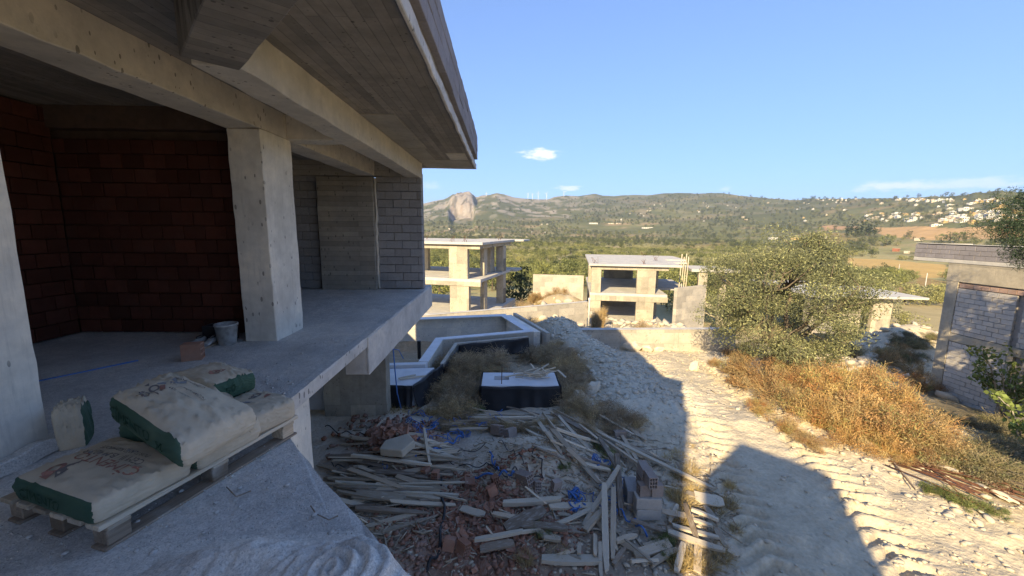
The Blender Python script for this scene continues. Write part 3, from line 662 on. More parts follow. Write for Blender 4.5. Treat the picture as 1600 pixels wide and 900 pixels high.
for root, pts in ((lv, ((-2.6, .2, 6.12), (-1.4, .2, 6.12), (-.5, 6.8, 6.12), (-7.6, 5.2, 6.12))), (cv, ((.3, .2, 5.48), (4.6, .2, 5.48), (6.4, 4.8, 5.48), (6.3, 11.7, 5.48)))):
    for (x, y, z) in pts:
        b_ = MB()
        for q in range(5): b_.tube([(x + random.uniform(-.3, .3), y + random.uniform(-.1, .1), z - .1), (x + random.uniform(-.35, .35), y + random.uniform(-.15, .15), z + random.uniform(.25, .6))], .012, 4)
        o = b_.obj('starter_bars', M['rust'], root); o['kind'] = 'stuff'
# garden wall right of the centre villa
def free_wall(name, label, a, b_, z0, z1, th, mat, cap=None, cat='wall'):
    a = Vector(a); b_ = Vector(b_); L = (b_ - a).length
    t = thing(name, label, cat, (a.x, a.y, 0), math.atan2(b_.y - a.y, b_.x - a.x))
    nseg = max(1, int(L / 2.6))
    for k in range(nseg):
        part_box('wall_panel', t, (L * k / nseg + .004, 0, z0), (L * (k + 1) / nseg - .004, th, z1 + .0), mat, .01)
    if cap: part_box('coping', t, (0, -.03, z1 + .001), (L, th + .03, z1 + cap), CR, .01)
    return t
p0 = at(1036, 440, -4.6); p1 = at(1090, 440, -4.6)
free_wall('garden_wall', 'tall sunlit concrete wall with board marks just right of the centre villa', (p0[0], p0[1] - 3), (p1[0] + .2, p1[1] - 1.2), -9.6, -4.75, .3, CW)
free_wall('garden_wall', 'sunlit concrete wall behind the rubble between the left and centre villas', (3.2, 41.5), (8.3, 40.5), -8.9, -4.75, .25, CW)
free_wall('garden_wall', 'long grey concrete wall running behind the sunken pool to the centre villa', (-7.5, 22.1), (6.1, 28.1), -7.6, -5.17, .25, CW, .03)
free_wall('garden_wall', 'low concrete wall closing the far end of the dirt road, half in shade', (2.6, 16.95), (10.4, 17.15), -6.2, -4.36, .28, CW, .02)
pp = thing('drain_pipe', 'white plastic pipe standing at the right end of the long grey wall', 'pipe', (6.2, 28.0, -7.3)); b_ = MB(); b_.tube([(0, 0, 0), (0, 0, 2.4)], .07, 10); b_.obj('pipe', M['conc_roof'], pp, True); b_ = MB(); b_.tube([(0, 0, 2.3), (0, 0, 2.44)], .09, 10); b_.obj('collar', M['screed'], pp)
# small stair frame left of the olive tree
sf = thing('stair_frame', 'narrow concrete frame with a sloping stair beam left of the olive tree', 'concrete frame', (18.6, 37.5, -8.9), R(-12))
part_box('roof_slab', sf, (-.7, -.2, 4.95), (3.6, 4, 5.2), CR)
for lo, hi in (((0, 0, -.3), (.8, .4, 4.94)), ((2.1, .6, -.3), (2.7, 1.0, 3.4)), ((2.9, 2.6, -.3), (3.3, 3.0, 4.94))): part_box('column', sf, lo, hi, CF)
b_ = MB(); b_.box((-1.0, -.05, -.18), (4.0, -.35, .18), 0, Matrix.Translation((.3, 0, 2.1)) @ Matrix.Rotation(R(24), 4, 'Y')); b_.obj('stair_beam', CF, sf)
b_ = MB(); b_.box((-.6, 1.2, -.1), (3.6, 2.4, .1), 0, Matrix.Translation((.4, 0, 1.2)) @ Matrix.Rotation(R(24), 4, 'Y')); b_.obj('stair_flight', CF, sf)
# far right villa behind the olive tree
rv = thing('villa_shell', 'low concrete shell with jutting flat roof between the olive tree and the block building', 'villa shell', (38.7, 38.2, -10.2), R(-6))
part_box('roof_slab', rv, (-8, -.8, 3.7), (2.4, 7.5, 3.9), CR); part_box('roof_slab', rv, (-8, 7.5, 3.71), (-1, 12, 3.88), CR)
for lo, hi in (((-1.7, .3, -.3), (.1, .7, 3.69)), ((-4.0, .9, -.3), (-2.3, 1.3, 3.69)), ((-7.5, .3, -.3), (-7.1, 1.5, 3.69)), ((-.3, 5.5, -.3), (.1, 6.4, 3.69))): part_box('column', rv, lo, hi, CF)
wl = part_box('block_wall', rv, (-7.0, 1.0, -.3), (-4.1, 1.2, 3.69), M['mortar'])

# block building on the right
RBX = 19.9
rb = thing('block_building', 'tall grey block walled shell with stepped parapet at the right edge, partly shaded', 'building')
part_box('corner_column', rb, (RBX - .02, 16.95, -8.6), (RBX + .5, 17.42, -2.16), CF, .01)
part_box('corner_column', rb, (RBX - .02, 11.4, -8.6), (RBX + .5, 11.9, -2.16), CF, .01)
part_box('corner_column', rb, (RBX - .01, 14.66, -8.6), (RBX + .4, 14.86, -4.46), CF, .01)
bwl = part_box('block_wall', rb, (RBX + .10, 11.9, -8.6), (RBX + .20, 16.95, -2.17), M['mortar'], 0)
masonry(bwl, 'block', 'y', (RBX, 14.88, -4.42), 2.05, 2.0, .39, .2, .12, M['block_pale'], .012, .008)
masonry(bwl, 'block', 'y', (RBX, 12.6, -4.42), 2.04, 2.0, .39, .2, .12, M['block_pale'], .012, .008)
masonry(bwl, 'block', 'y', (RBX, 14.88, -7.4), 2.05, 2.6, .39, .2, .12, M['block_pale'], .012, .008)
masonry(bwl, 'brick', 'y', (RBX - .01, 12.6, -2.40), 4.3, .19, .29, .19, .12, M['brick_dull'], .012, .006)
part_box('floor_beam', rb, (RBX - .015, 11.9, -4.78), (RBX + .3, 16.948, -4.44), CF, .01)
part_box('roof_beam', rb, (RBX - .03, 11.4, -2.155), (RBX + .5, 17.45, -1.36), CF, .01)
part_box('roof_slab', rb, (RBX - .05, 11.2, -1.355), (RBX + 2.6, 19.0, -1.20), CR, .01)
pr = part_box('parapet', rb, (RBX + .07, 11.2, -1.198), (RBX + .16, 19.0, -.56), M['mortar'], 0)
masonry(pr, 'block', 'y', (RBX - .04, 13.0, -1.195), 6.0, .6, .39, .2, .12, M['block_par'], .010, .006)
part_box('parapet_cap', rb, (RBX - .05, 11.2, -.557), (RBX + .2, 19.0, -.53), CR, .008)
part_box('parapet', rb, (RBX + .2, 18.85, -1.198), (RBX + 2.6, 19.0, -.56), M['block_pale'], 0)
part_box('side_wall', rb, (RBX + .5, 17.2, -8.6), (RBX + 2.6, 17.4, -1.36), M['mortar'], 0); part_box('side_wall', rb, (RBX + .5, 11.4, -8.6), (RBX + 2.6, 11.6, -1.36), M['mortar'], 0); part_box('rear_wall', rb, (RBX + 2.4, 11.6, -8.6), (RBX + 2.6, 17.2, -1.36), M['mortar'], 0)

# ------------------------------------------------------------------ sunken pool and the plastered box
PZ = -4.0
pool = thing('pool_shell', 'unfinished sunken concrete pool with pale copings and black membrane on its outer walls', 'pool')
def ribbon(name, pts, w_, z0, z1, mat, parent, side=1, bev=.008):
    """wall following a line, w_ thick to the given side"""
    pts = [Vector((p[0], p[1])) for p in pts]; n = len(pts); off = []
    for i in range(n):
        d0 = (pts[i] - pts[i - 1]).normalized() if i else (pts[1] - pts[0]).normalized(); d1 = (pts[i + 1] - pts[i]).normalized() if i < n - 1 else d0
        nn = Vector((-d0.y, d0.x)) + Vector((-d1.y, d1.x)); nn.normalize(); k = 1 / max(.4, nn.dot(Vector((-d1.y, d1.x)))); off.append(pts[i] + nn * (w_ * side * k))
    b_ = MB()
    for i in range(n - 1):
        q = [pts[i], pts[i + 1], off[i + 1], off[i]]
        if side < 0: q = q[::-1]
        b_.prism([(p.x, p.y) for p in q], z0, z1)
    bm = bmesh.new(); me0 = b_.mesh(name, [mat]); bm.from_mesh(me0); bmesh.ops.remove_doubles(bm, verts=bm.verts, dist=.0005)
    bm.to_mesh(me0); bm.free(); o = link(name, me0, parent)
    if bev: bevel(o, bev)
    return o
A_, B_, C_, D_, E_, F_ = (-5.6, 17.2), (.17, 18.4), (1.25, 15.3), (-2.12, 14.1), (-2.20, 11.7), (-5.6, 11.4)
ribbon('far_wall', [A_, B_, (B_[0] + .02, B_[1])], .28, -6.2, PZ - .02, M['pool_wall'], pool, 1)
ribbon('side_wall', [B_, C_], .28, -6.2, PZ - .02, M['pool_wall'], pool, 1)
ribbon('coping', [A_, B_, C_, D_, E_], .30, PZ - .018, PZ + .02, M['screed'], pool, -1)
ribbon('near_wall', [C_, D_, E_], .26, -6.2, PZ - .02, CW, pool, -1)
ribbon('outer_kerb', [(1.85, 15.1), (.66, 18.75)], .14, -5.2, PZ + .02, CW, pool, 1)
ribbon('outer_kerb', [(1.0, 14.62), (-1.55, 13.72), (-1.72, 11.6)], .12, -5.0, PZ - .02, CW, pool, -1)
b_ = MB(); b_.prism([(-5.6, 11.5), (-2.3, 11.8), (-2.2, 14.0), (1.0, 15.2), (0, 18.3), (-5.6, 17.1)], -6.3, -5.35); b_.obj('pool_floor', M['screed'], pool)
b_ = MB(); b_.prism([(-5.6, 11.10), (-2.24, 11.40), (-2.20, 11.62), (-5.6, 11.32)], PZ - 1, PZ + .03); bevel(b_.obj('coping', M['screed'], pool), .01)
b_ = MB(); b_.prism([(-5.6, 9.95), (-2.30, 9.95), (-1.95, 11.28), (-5.6, 10.98)], -4.9, PZ - .03); bevel(b_.obj('deck_slab', M['screed'], pool), .01)
b_ = MB(); b_.box((-3.22, 14.95, -5.0), (-3.10, 15.05, PZ - .3)); b_.obj('drain_slot', M['membrane'], pool)
def drape(name, a, b_, z0, z1, parent, amp=.05, nx=40, nz=8, flare=.12, seed=0, mat=None):
    """hanging membrane with folds from a to b"""
    a = Vector((a[0], a[1])); b_ = Vector((b_[0], b_[1])); L = (b_ - a).length; d = (b_ - a) / L; nrm = Vector((d.y, -d.x)); V = []; F = []
    for j in range(nz + 1):
        t = j / nz
        for i in range(nx + 1):
            s = i / nx; f = math.sin(s * L * 13 + seed + 2 * math.sin(s * 7 + seed)) * .5 + math.sin(s * L * 5.3 + seed * 2 + t * 3) * .6
            o_ = nrm * (.02 + flare * t * t + amp * f * (.25 + t)); p = a + d * (s * L) + o_
            zt = z1 + .015 * math.sin(s * L * 6 + seed); V.append((p.x, p.y, zt + (z0 - zt) * t))
    for j in range(nz):
        for i in range(nx): q = j * (nx + 1) + i; F.append((q, q + 1, q + nx + 2, q + nx + 1))
    me = mesh_np(name, np.array(V), F, [mat or M['membrane']], None, True); o = link(name, me, parent); s_ = o.modifiers.new('thickness', 'SOLIDIFY'); s_.thickness = .006; return o
drape('membrane', (-2.95, 9.93), (-2.28, 9.93), -4.75, PZ - .02, pool, seed=1); drape('membrane', (-2.28, 9.93), (-1.75, 11.7), -4.75, PZ - .02, pool, seed=2, flare=.2)
drape('membrane', (-1.70, 11.6), (-1.50, 13.7), -4.7, PZ - .05, pool, seed=3); drape('membrane', (-1.50, 13.68), (1.0, 14.58), -4.6, PZ - .05, pool, seed=5)
bx_ = thing('plastered_box', 'low box with pale plastered top, hatch hole and black membrane skirt in the weeds', 'concrete box', (0, 0, 0))
b_ = MB(); hx0, hx1, hy0, hy1 = -.20, .20, 10.42, 10.72
bxq = [(-.52, 10.02), (1.50, 10.02), (1.50, 10.98), (-.50, 10.98)]
for lo, hi in (((-.52, 10.02), (hx0, 10.98)), ((hx1, 10.02), (1.50, 10.98)), ((hx0, 10.02), (hx1, hy0)), ((hx0, hy1), (hx1, 10.98))): b_.box((lo[0], lo[1], -4.8), (hi[0], hi[1], -4.07))
b_.obj('body', M['screed'], bx_); part_box('hatch_floor', bx_, (hx0 - .01, hy0 - .01, -4.8), (hx1 + .01, hy1 + .01, -4.40), M['mortar'], 0)
for a, c_ in (((-.55, 10.0), (1.53, 10.0)), ((1.53, 10.0), (1.53, 11.0)), ((-.55, 11.0), (-.55, 10.0)), ((1.53, 11.0), (-.55, 11.0))): drape('membrane', a, c_, -4.72, -4.08, bx_, seed=random.random() * 9, amp=.035)
rod = MB(); rod.tube([(.00, 10.15, -4.07), (.01, 10.16, -3.60)], .012, 6); tag(rod.obj('steel_rod', M['rust'], None), 'thin steel rod standing upright on the pale box top', 'steel rod')

# ------------------------------------------------------------------ plants
def veg_mat(name, transl=.25, rough=.8, tint=.18):
    mt, nt, b = new_mat(name)
    va = nt.nodes.new('ShaderNodeVertexColor'); va.layer_name = 'Col'; oi = nt.nodes.new('ShaderNodeObjectInfo')
    r_ = ramp(nt, oi.outputs['Random'], [(0, (1 - tint, 1 - tint, 1 - tint)), (.5, (1, 1, 1)), (1, (1 + tint, 1 + tint * .8, 1 - tint * .3))])
    c = mix(nt, 1, va.outputs[0], r_, 'MULTIPLY'); nt.links.new(c, b.inputs['Base Color']); b.inputs['Roughness'].default_value = rough
    if transl:
        tr = nt.nodes.new('ShaderNodeBsdfTranslucent'); nt.links.new(c, tr.inputs[0]); ms = nt.nodes.new('ShaderNodeMixShader'); ms.inputs[0].default_value = transl
        o = [n for n in nt.nodes if n.type == 'OUTPUT_MATERIAL'][0]; nt.links.new(b.outputs[0], ms.inputs[1]); nt.links.new(tr.outputs[0], ms.inputs[2]); nt.links.new(ms.outputs[0], o.inputs[0])
    return mt
M['leaf'] = veg_mat('foliage'); M['dry'] = veg_mat('dry_stalks', .2); M['bark'] = plain('bark', (.20, .165, .12), .95, .1, 12, .5)
def unit(v): return v / (np.linalg.norm(v, axis=-1, keepdims=True) + 1e-9)
def leaves(C, ln, wd, cols, rng, up=.3, axis=None):
    """one pointed quad leaf at each centre"""
    n = len(C); d = unit(rng.normal(size=(n, 3)) + np.array([0, 0, up])) if axis is None else unit(axis + .5 * rng.normal(size=(n, 3)))
    s = unit(np.cross(d, rng.normal(size=(n, 3)))); L = ln * (.7 + .6 * rng.random((n, 1))); W = wd * (.7 + .6 * rng.random((n, 1)))
    V = np.stack([C - d * L / 2, C + s * W / 2, C + d * L / 2, C - s * W / 2], 1).reshape(-1, 3)
    return V, np.arange(n * 4).reshape(n, 4), np.repeat(cols, 4, 0)
def ball_points(n, rng, shell=.45):
    d = unit(rng.normal(size=(n, 3))); return d * (shell + (1 - shell) * rng.random((n, 1)) ** .6)
def crown_clumps(n_clump, rad, rng, squash=1., lump=.34, shell=.55, floor=-.75):
    c = ball_points(n_clump, rng, shell); c[:, 2] = np.clip(c[:, 2], floor, 1); c *= np.array([rad, rad, rad * squash]); r_ = rad * lump * (.6 + .7 * rng.random(n_clump)); return c, r_
def crown(n_clump, per, rad, ln, wd, base, rng, squash=.9, lump=.34, light=(1.3, 1.25, 1.1), shell=.5, cen=(0, 0, 0), floor=-.75, cc=None):
    if cc is None: cc = crown_clumps(n_clump, rad, rng, squash, lump, shell, floor)
    c, r_ = cc; P = []; K = []
    for i in range(len(c)):
        q = ball_points(per, rng, .3) * r_[i] * np.array([1, 1, .75]); P.append(c[i] + q)
        tone = .75 + .5 * rng.random(); k = np.array(base)[None] * (tone * (.75 + .5 * rng.random((per, 1)))); bright = rng.random((per, 1)) < .22; k = np.where(bright, k * np.array(light)[None] * 1.2, k); K.append(k)
    P = np.vstack(P) + np.array(cen); K = np.vstack(K); return leaves(P, ln, wd, K, rng), (c, r_)
def with_trunk(VFC, h, r, rng, colr=(.16, .13, .10)):
    V, F, C = VFC; b_ = MB(); b_.tube([(0, 0, -.3), (.05 * h, .02, h * .5), (.0, .03, h)], r, 5, r1=r * .6)
    tv = np.array(b_.v); tf = [f for f in b_.f if len(f) == 4]; V2 = np.vstack([V, tv]); F2 = np.vstack([F, np.array(tf) + len(V)]); C2 = np.vstack([C, np.repeat([colr], len(tv), 0)]); return V2, F2, C2
tree_protos = {}
rg = np.random.default_rng(5)
for kind, base, sq, hh_, ncl, per, ll in (('olive', (.27, .27, .165), .85, 2.3, 20, 46, .34), ('green', (.20, .22, .095), .95, 2.6, 20, 46, .36), ('dark', (.085, .105, .055), 1.1, 3.0, 20, 42, .38), ('lime', (.27, .275, .13), .85, 2.2, 20, 46, .34)):
    tree_protos[kind] = []
    for k in range(3):
        vfc, _ = crown(ncl, per, 2.3, ll, ll * .55, base, rg, sq, .42, (1.35, 1.3, 1.2), .45, (0, 0, hh_)); V, F, C = with_trunk(vfc, hh_, .22, rg)
        me = mesh_np('grove_tree', V, F, [M['leaf']], None, False, C); tree_protos[kind].append(me)
tree_protos['cypress'] = []
for k in range(2):
    c, r_ = crown_clumps(22, 1.0, rg, 4.5, .7, .2, -1); vfc, _ = crown(22, 26, 1, .5, .28, (.035, .055, .028), rg, cc=(c, r_ * .8), cen=(0, 0, 4.9)); V, F, C = with_trunk(vfc, 2, .2, rg); tree_protos['cypress'].append(mesh_np('cypress', V, F, [M['leaf']], None, False, C))
# scatter over the valley: grove rows near, looser woods farther out
def scatter_zone(r0, r1, sp, a0=-16, a1=57, seed=0):
    rg = np.random.default_rng(seed); th0, th1 = R(a0), R(a1); xs = np.arange(-r1, r1, sp); XX, YY = np.meshgrid(xs, np.arange(0, r1, sp)); x = XX.ravel() + rg.uniform(-.32, .32, XX.size) * sp; y = YY.ravel() + rg.uniform(-.32, .32, XX.size) * sp
    r = np.hypot(x, y); a = np.arctan2(x, y); k = (r > r0) & (r < r1) & (a > th0) & (a < th1); x = x[k]; y = y[k]
    inf = np.zeros(len(x), bool)
    for pts in [f[0] for f in FIELDS] + CLEAR: inf |= inpoly(x, y, pts)
    return x[~inf], y[~inf]
pts_all = []
for (r0, r1, sp, sc, seed, thr) in ((56, 260, 5.6, 1.0, 1, .36), (260, 700, 7.5, 1.1, 2, .42), (700, 1500, 14, 1.8, 3, .50), (1500, 2700, 28, 2.5, 4, .50), (2700, 4300, 44, 3.2, 6, .52)):
    x, y = scatter_zone(r0, r1, sp, seed=seed); g2 = fbm(x / 140, y / 70, 4, 22) * .5 + .5; g3 = fbm(x / 60, y / 40, 3, 52) * .5 + .5; rr = np.random.default_rng(seed + 9).random((len(x), 4))
    keep = (g3 + .25 * (rr[:, 0] - .5)) > thr; az = np.degrees(np.arctan2(x, y)); keep &= ~((r0 > 2600) & (az < 9) & (rr[:, 3] > .25)); keep &= ~((r0 > 2600) & (az > -8) & (az < -3.5)); keep &= ~((r0 < 100) & (az > 40) & (np.hypot(x, y) < 120) & (rr[:, 3] > .45))
    x, y, g2, rr = x[keep], y[keep], g2[keep], rr[keep]; z = H(x, y, False)
    kind = np.where(g2 < .44, 0, np.where(g2 < .52, 3, 1)); kind = np.where(rr[:, 1] < .10, 2, kind); far = np.hypot(x, y) > 800; kind = np.where(far & (rr[:, 1] < .62), 2, kind)
    kind = np.where(far & (kind == 3), 1, kind); scl = sc * (.65 + .6 * rr[:, 2]); pts_all.append(np.stack([x, y, z - .15 * scl, scl, rr[:, 3] * 6.28, kind], 1))
P = np.vstack(pts_all); P = P[np.argsort(np.hypot(P[:, 0], P[:, 1]))]
KN = ['olive', 'green', 'dark', 'lime']; KL = {'olive': 'grey green olive tree among the groves on the slope below the villas', 'green': 'round bright green tree among the groves below the villas', 'dark': 'dark green tree among the paler groves below the villas', 'lime': 'yellow green bushy tree among the groves below the villas'}
NEAR = 290
for i in range(NEAR):
    x, y, z, s_, ro, kd = P[i]; kn = KN[int(kd)]; o = link('grove_tree', tree_protos[kn][i % 3], None, (x, y, z), (0, 0, ro), (s_, s_, s_ * (.85 + .3 * ((i * 7) % 10) / 10)))
    tag(o, KL[kn], 'tree', 'trees of the near groves')
def instancer(name, pts, protos, kind='stuff', hidecol=True):
    me = bpy.data.meshes.new(name); me.vertices.add(len(pts)); me.vertices.foreach_set('co', pts[:, :3].astype(np.float32).ravel())
    a = me.attributes.new('sc', 'FLOAT', 'POINT'); a.data.foreach_set('value', pts[:, 3].astype(np.float32)); a = me.attributes.new('rz', 'FLOAT', 'POINT'); a.data.foreach_set('value', pts[:, 4].astype(np.float32))
    a = me.attributes.new('ki', 'INT', 'POINT'); a.data.foreach_set('value', pts[:, 5].astype(np.int32)); me.update()
    o = link(name, me); col = bpy.data.collections.new(name + '_kinds')
    for j, pm in enumerate(protos): q = bpy.data.objects.new('%03d_kind' % j, pm); col.objects.link(q)
    ng = bpy.data.node_groups.new(name, 'GeometryNodeTree'); ng.interface.new_socket('Geometry', in_out='INPUT', socket_type='NodeSocketGeometry'); ng.interface.new_socket('Geometry', in_out='OUTPUT', socket_type='NodeSocketGeometry')
    gi = ng.nodes.new('NodeGroupInput'); go = ng.nodes.new('NodeGroupOutput'); ip = ng.nodes.new('GeometryNodeInstanceOnPoints'); ci = ng.nodes.new('GeometryNodeCollectionInfo'); ci.inputs[0].default_value = col; ci.inputs[1].default_value = True; ci.inputs[2].default_value = True
    def na(nm, ty): n = ng.nodes.new('GeometryNodeInputNamedAttribute'); n.data_type = ty; n.inputs[0].default_value = nm; return n.outputs[0]
    cb = ng.nodes.new('ShaderNodeCombineXYZ'); ng.links.new(na('rz', 'FLOAT'), cb.inputs[2]); e2 = ng.nodes.new('FunctionNodeEulerToRotation'); ng.links.new(cb.outputs[0], e2.inputs[0])
    ng.links.new(gi.outputs[0], ip.inputs['Points']); ng.links.new(ci.outputs[0], ip.inputs['Instance']); ip.inputs['Pick Instance'].default_value = True; ng.links.new(na('ki', 'INT'), ip.inputs['Instance Index'])
    ng.links.new(e2.outputs[0], ip.inputs['Rotation']); ng.links.new(na('sc', 'FLOAT'), ip.inputs['Scale']); ng.links.new(ip.outputs[0], go.inputs[0])
    md = o.modifiers.new('scatter', 'NODES'); md.node_group = ng; o['kind'] = kind; return o
Q = P[NEAR:].copy(); Q[:, 5] = Q[:, 5] * 3 + (np.arange(len(Q)) % 3); instancer('valley_woods', Q, [m_ for kn in KN for m_ in tree_protos[kn]])
def put_tree(px, py, kind, s_, label, group=None, name='tree', k=0, sz=1., dy=0):
    g = ground(px, py); o = link(name, tree_protos[kind][k % len(tree_protos[kind])], None, (g.x, g.y, g.z - .1), (0, 0, random.uniform(0, 6)), (s_, s_, s_ * sz)); return tag(o, label, 'tree', group)
for j, (px, hs) in enumerate(((1323, 2.6), (1329, 2.9), (1337, 3.0), (1345, 2.8), (1352, 3.0), (1358, 2.7), (1366, 2.5))): put_tree(px, 369, 'cypress', hs * 1.5, 'tall dark cypress in the row at the near edge of the orange field', 'cypresses by the orange field', 'cypress_tree', j)
put_tree(1384, 384, 'green', 4.6, 'large green tree left of the red brick house in the valley'); put_tree(1330, 387, 'dark', 3.4, 'round dark tree left of the big green valley tree')
put_tree(1420, 369.5, 'dark', 2.6, 'single dark bush standing in the orange field')
for j, px in enumerate((1470, 1484, 1498, 1510)): put_tree(px, 379, 'dark' if j % 2 else 'green', 3.6 + .3 * (j % 3), 'tree in the dark clump just above the roof of the block building', 'clump above the block building roof')
def tree_at(x, y, kind, s_, label, k=0, group=None, sz=1.): o = link('tree', tree_protos[kind][k % 3], None, (x, y, gz(x, y) - .1), (0, 0, k * 1.3), (s_, s_, s_ * sz)); return tag(o, label, 'tree', group)
tree_at(2.2, 47, 'dark', .95, 'dark leafy tree right behind the left villa shell', 1)
for j, (x, y, kd, s_) in enumerate(((33, 52, 'lime', .7), (38, 56, 'green', .75), (43, 57, 'lime', .75), (47, 53, 'green', .7), (51, 51, 'olive', .7), (29, 49, 'olive', .7), (48, 45, 'lime', .6), (45, 48, 'green', .6))): tree_at(x, y, kd, s_, 'bright green tree in the hollow behind the jutting flat roof', j, 'trees behind the jutting roof')

# the big olive tree beside the road
def limb(b_, p0, p1, r0, r1, rg, n=6, bend=.18):
    p0 = np.array(p0, float); p1 = np.array(p1, float); L = np.linalg.norm(p1 - p0); pts = [p0 + (p1 - p0) * t + (rg.normal(size=3) * bend * L * math.sin(t * math.pi) * .35) for t in np.linspace(0, 1, n)]; pts[0] = p0; pts[-1] = p1; b_.tube(pts, r0, 7, r1=r1); return pts
def big_tree(name, label, loc, rad, squash, cz, ncl, per, ln, wd, base, seed, trunk_r=.2, floor=-.75, lump=.22, light=(1.45, 1.4, 1.25), cat='tree', shell=.5, warp=None):
    rg = np.random.default_rng(seed); t = thing(name, label, cat, loc); c, r_ = crown_clumps(ncl, rad, rg, squash, lump, shell, floor)
    if warp is not None: c = warp(c)
    vfc, _ = crown(ncl, per, rad, ln, wd, base, rg, cc=(c, r_), light=light, cen=(0, 0, cz)); o = link('crown', mesh_np('crown', vfc[0], vfc[1], [M['leaf']], None, False, vfc[2]), t)
    b_ = MB(); fork = [(rg.uniform(-.2, .2), rg.uniform(-.2, .2), cz * .32 + rg.uniform(-.1, .3)) for _ in range(4)]; b_.tube([(0, 0, -.4), (.05, .03, .3), (.0, .05, cz * .3)], trunk_r * 1.25, 9, r1=trunk_r)
    o2 = b_.obj('trunk', M['bark'], t, True); b_ = MB(); mains = []
    for k in range(7):
        a = k * .9 + rg.uniform(-.3, .3); q = (math.cos(a) * rad * .5, math.sin(a) * rad * .5, cz + rad * squash * rg.uniform(-.45, .35)); mains += limb(b_, (0, .05, cz * .28), q, trunk_r * .5, .045, rg)[2:]
    mains = np.array(mains)
    for i in range(len(c)):
        tgt = c[i] + np.array([0, 0, cz]); j = np.argmin(np.linalg.norm(mains - tgt, axis=1)); limb(b_, mains[j], tgt, .03, .008, rg, 4, .3)
    b_.obj('branches', M['bark'], t, True); return t
OX, OY = 9.35, 12.9
big_tree('olive_tree', 'large silvery olive tree rising from dry golden brush beside the dirt road', (OX, OY, gz(OX, OY)), 2.5, .86, 2.75, 120, 500, .085, .026, (.155, .17, .10), 3, .2, -.9, .23, (1.9, 1.8, 1.6), shell=.5)
big_tree('pine_tree', 'dark pine with feathery branches hanging into view at the right edge', (17.6, 11.4, gz(17.6, 11.4)), 1.75, .85, 6.9, 70, 460, .12, .014, (.060, .095, .055), 4, .16, -.9, .30, (1.3, 1.3, 1.2), shell=.3, warp=lambda c: c * .8 - np.array([1.55, 0, .1]))
big_tree('shade_tree', 'tall dark tree outside the right edge that shades the block building', (16.2, 8.0, gz(16.2, 8.0)), 2.2, 1.1, 4.6, 60, 200, .16, .07, (.06, .09, .035), 6, .2, -.9, .32)
big_tree('shade_tree', 'broad tree near the camera outside the right edge that shades the weeds', (9.4, 3.4, gz(9.4, 3.4)), 1.25, .8, 2.5, 40, 160, .14, .06, (.07, .09, .04), 8, .14, -.9, .34)
# leafy fig shoots at the right
def fig(loc, label, seed, n=13, h=1.9, name='fig_bush'):
    rg = np.random.default_rng(seed); t = thing(name, label, 'bush', loc); b_ = MB(); C = []; AX = []
    for i in range(n):
        a = rg.uniform(0, 6.28); ln = h * rg.uniform(.5, 1.1); tip = np.array([math.cos(a) * ln * .55, math.sin(a) * ln * .6, ln]); pts = [tip * t_ + np.array([0, 0, .25 * ln * math.sin(t_ * 3.1)]) + rg.normal(size=3) * .03 for t_ in np.linspace(0, 1, 7)]; b_.tube(pts, .022, 5, r1=.006)
        for t_ in np.linspace(.3, 1, 22):
            k = min(5, int(t_ * 6)); p = pts[k] + (pts[k + 1] - pts[k]) * (t_ * 6 - k) if k < 6 else pts[6]; C.append(p + rg.normal(size=3) * .09); C.append(p + rg.normal(size=3) * .11)
    b_.obj('stems', plain('fig_bark', (.36, .33, .28), .9, .1), t, True); C = np.array(C); K = np.array([[.17, .22, .07]]) * (.6 + .8 * rg.random((len(C), 1))); V, F, CC = leaves(C, .15, .10, K, rg, .6); link('leaves', mesh_np('leaves', V, F, [M['leaf']], None, False, CC), t); return t
g_ = ground(1566, 655); fig((g_.x, g_.y, g_.z), 'leafy green fig bush with bare pale shoots in front of the block wall', 3, 26, 2.6)
fig((13.2, 9.2, gz(13.2, 9.2)), 'lower green fig bush at the right edge among shaded weeds', 5, 11, 1.3)

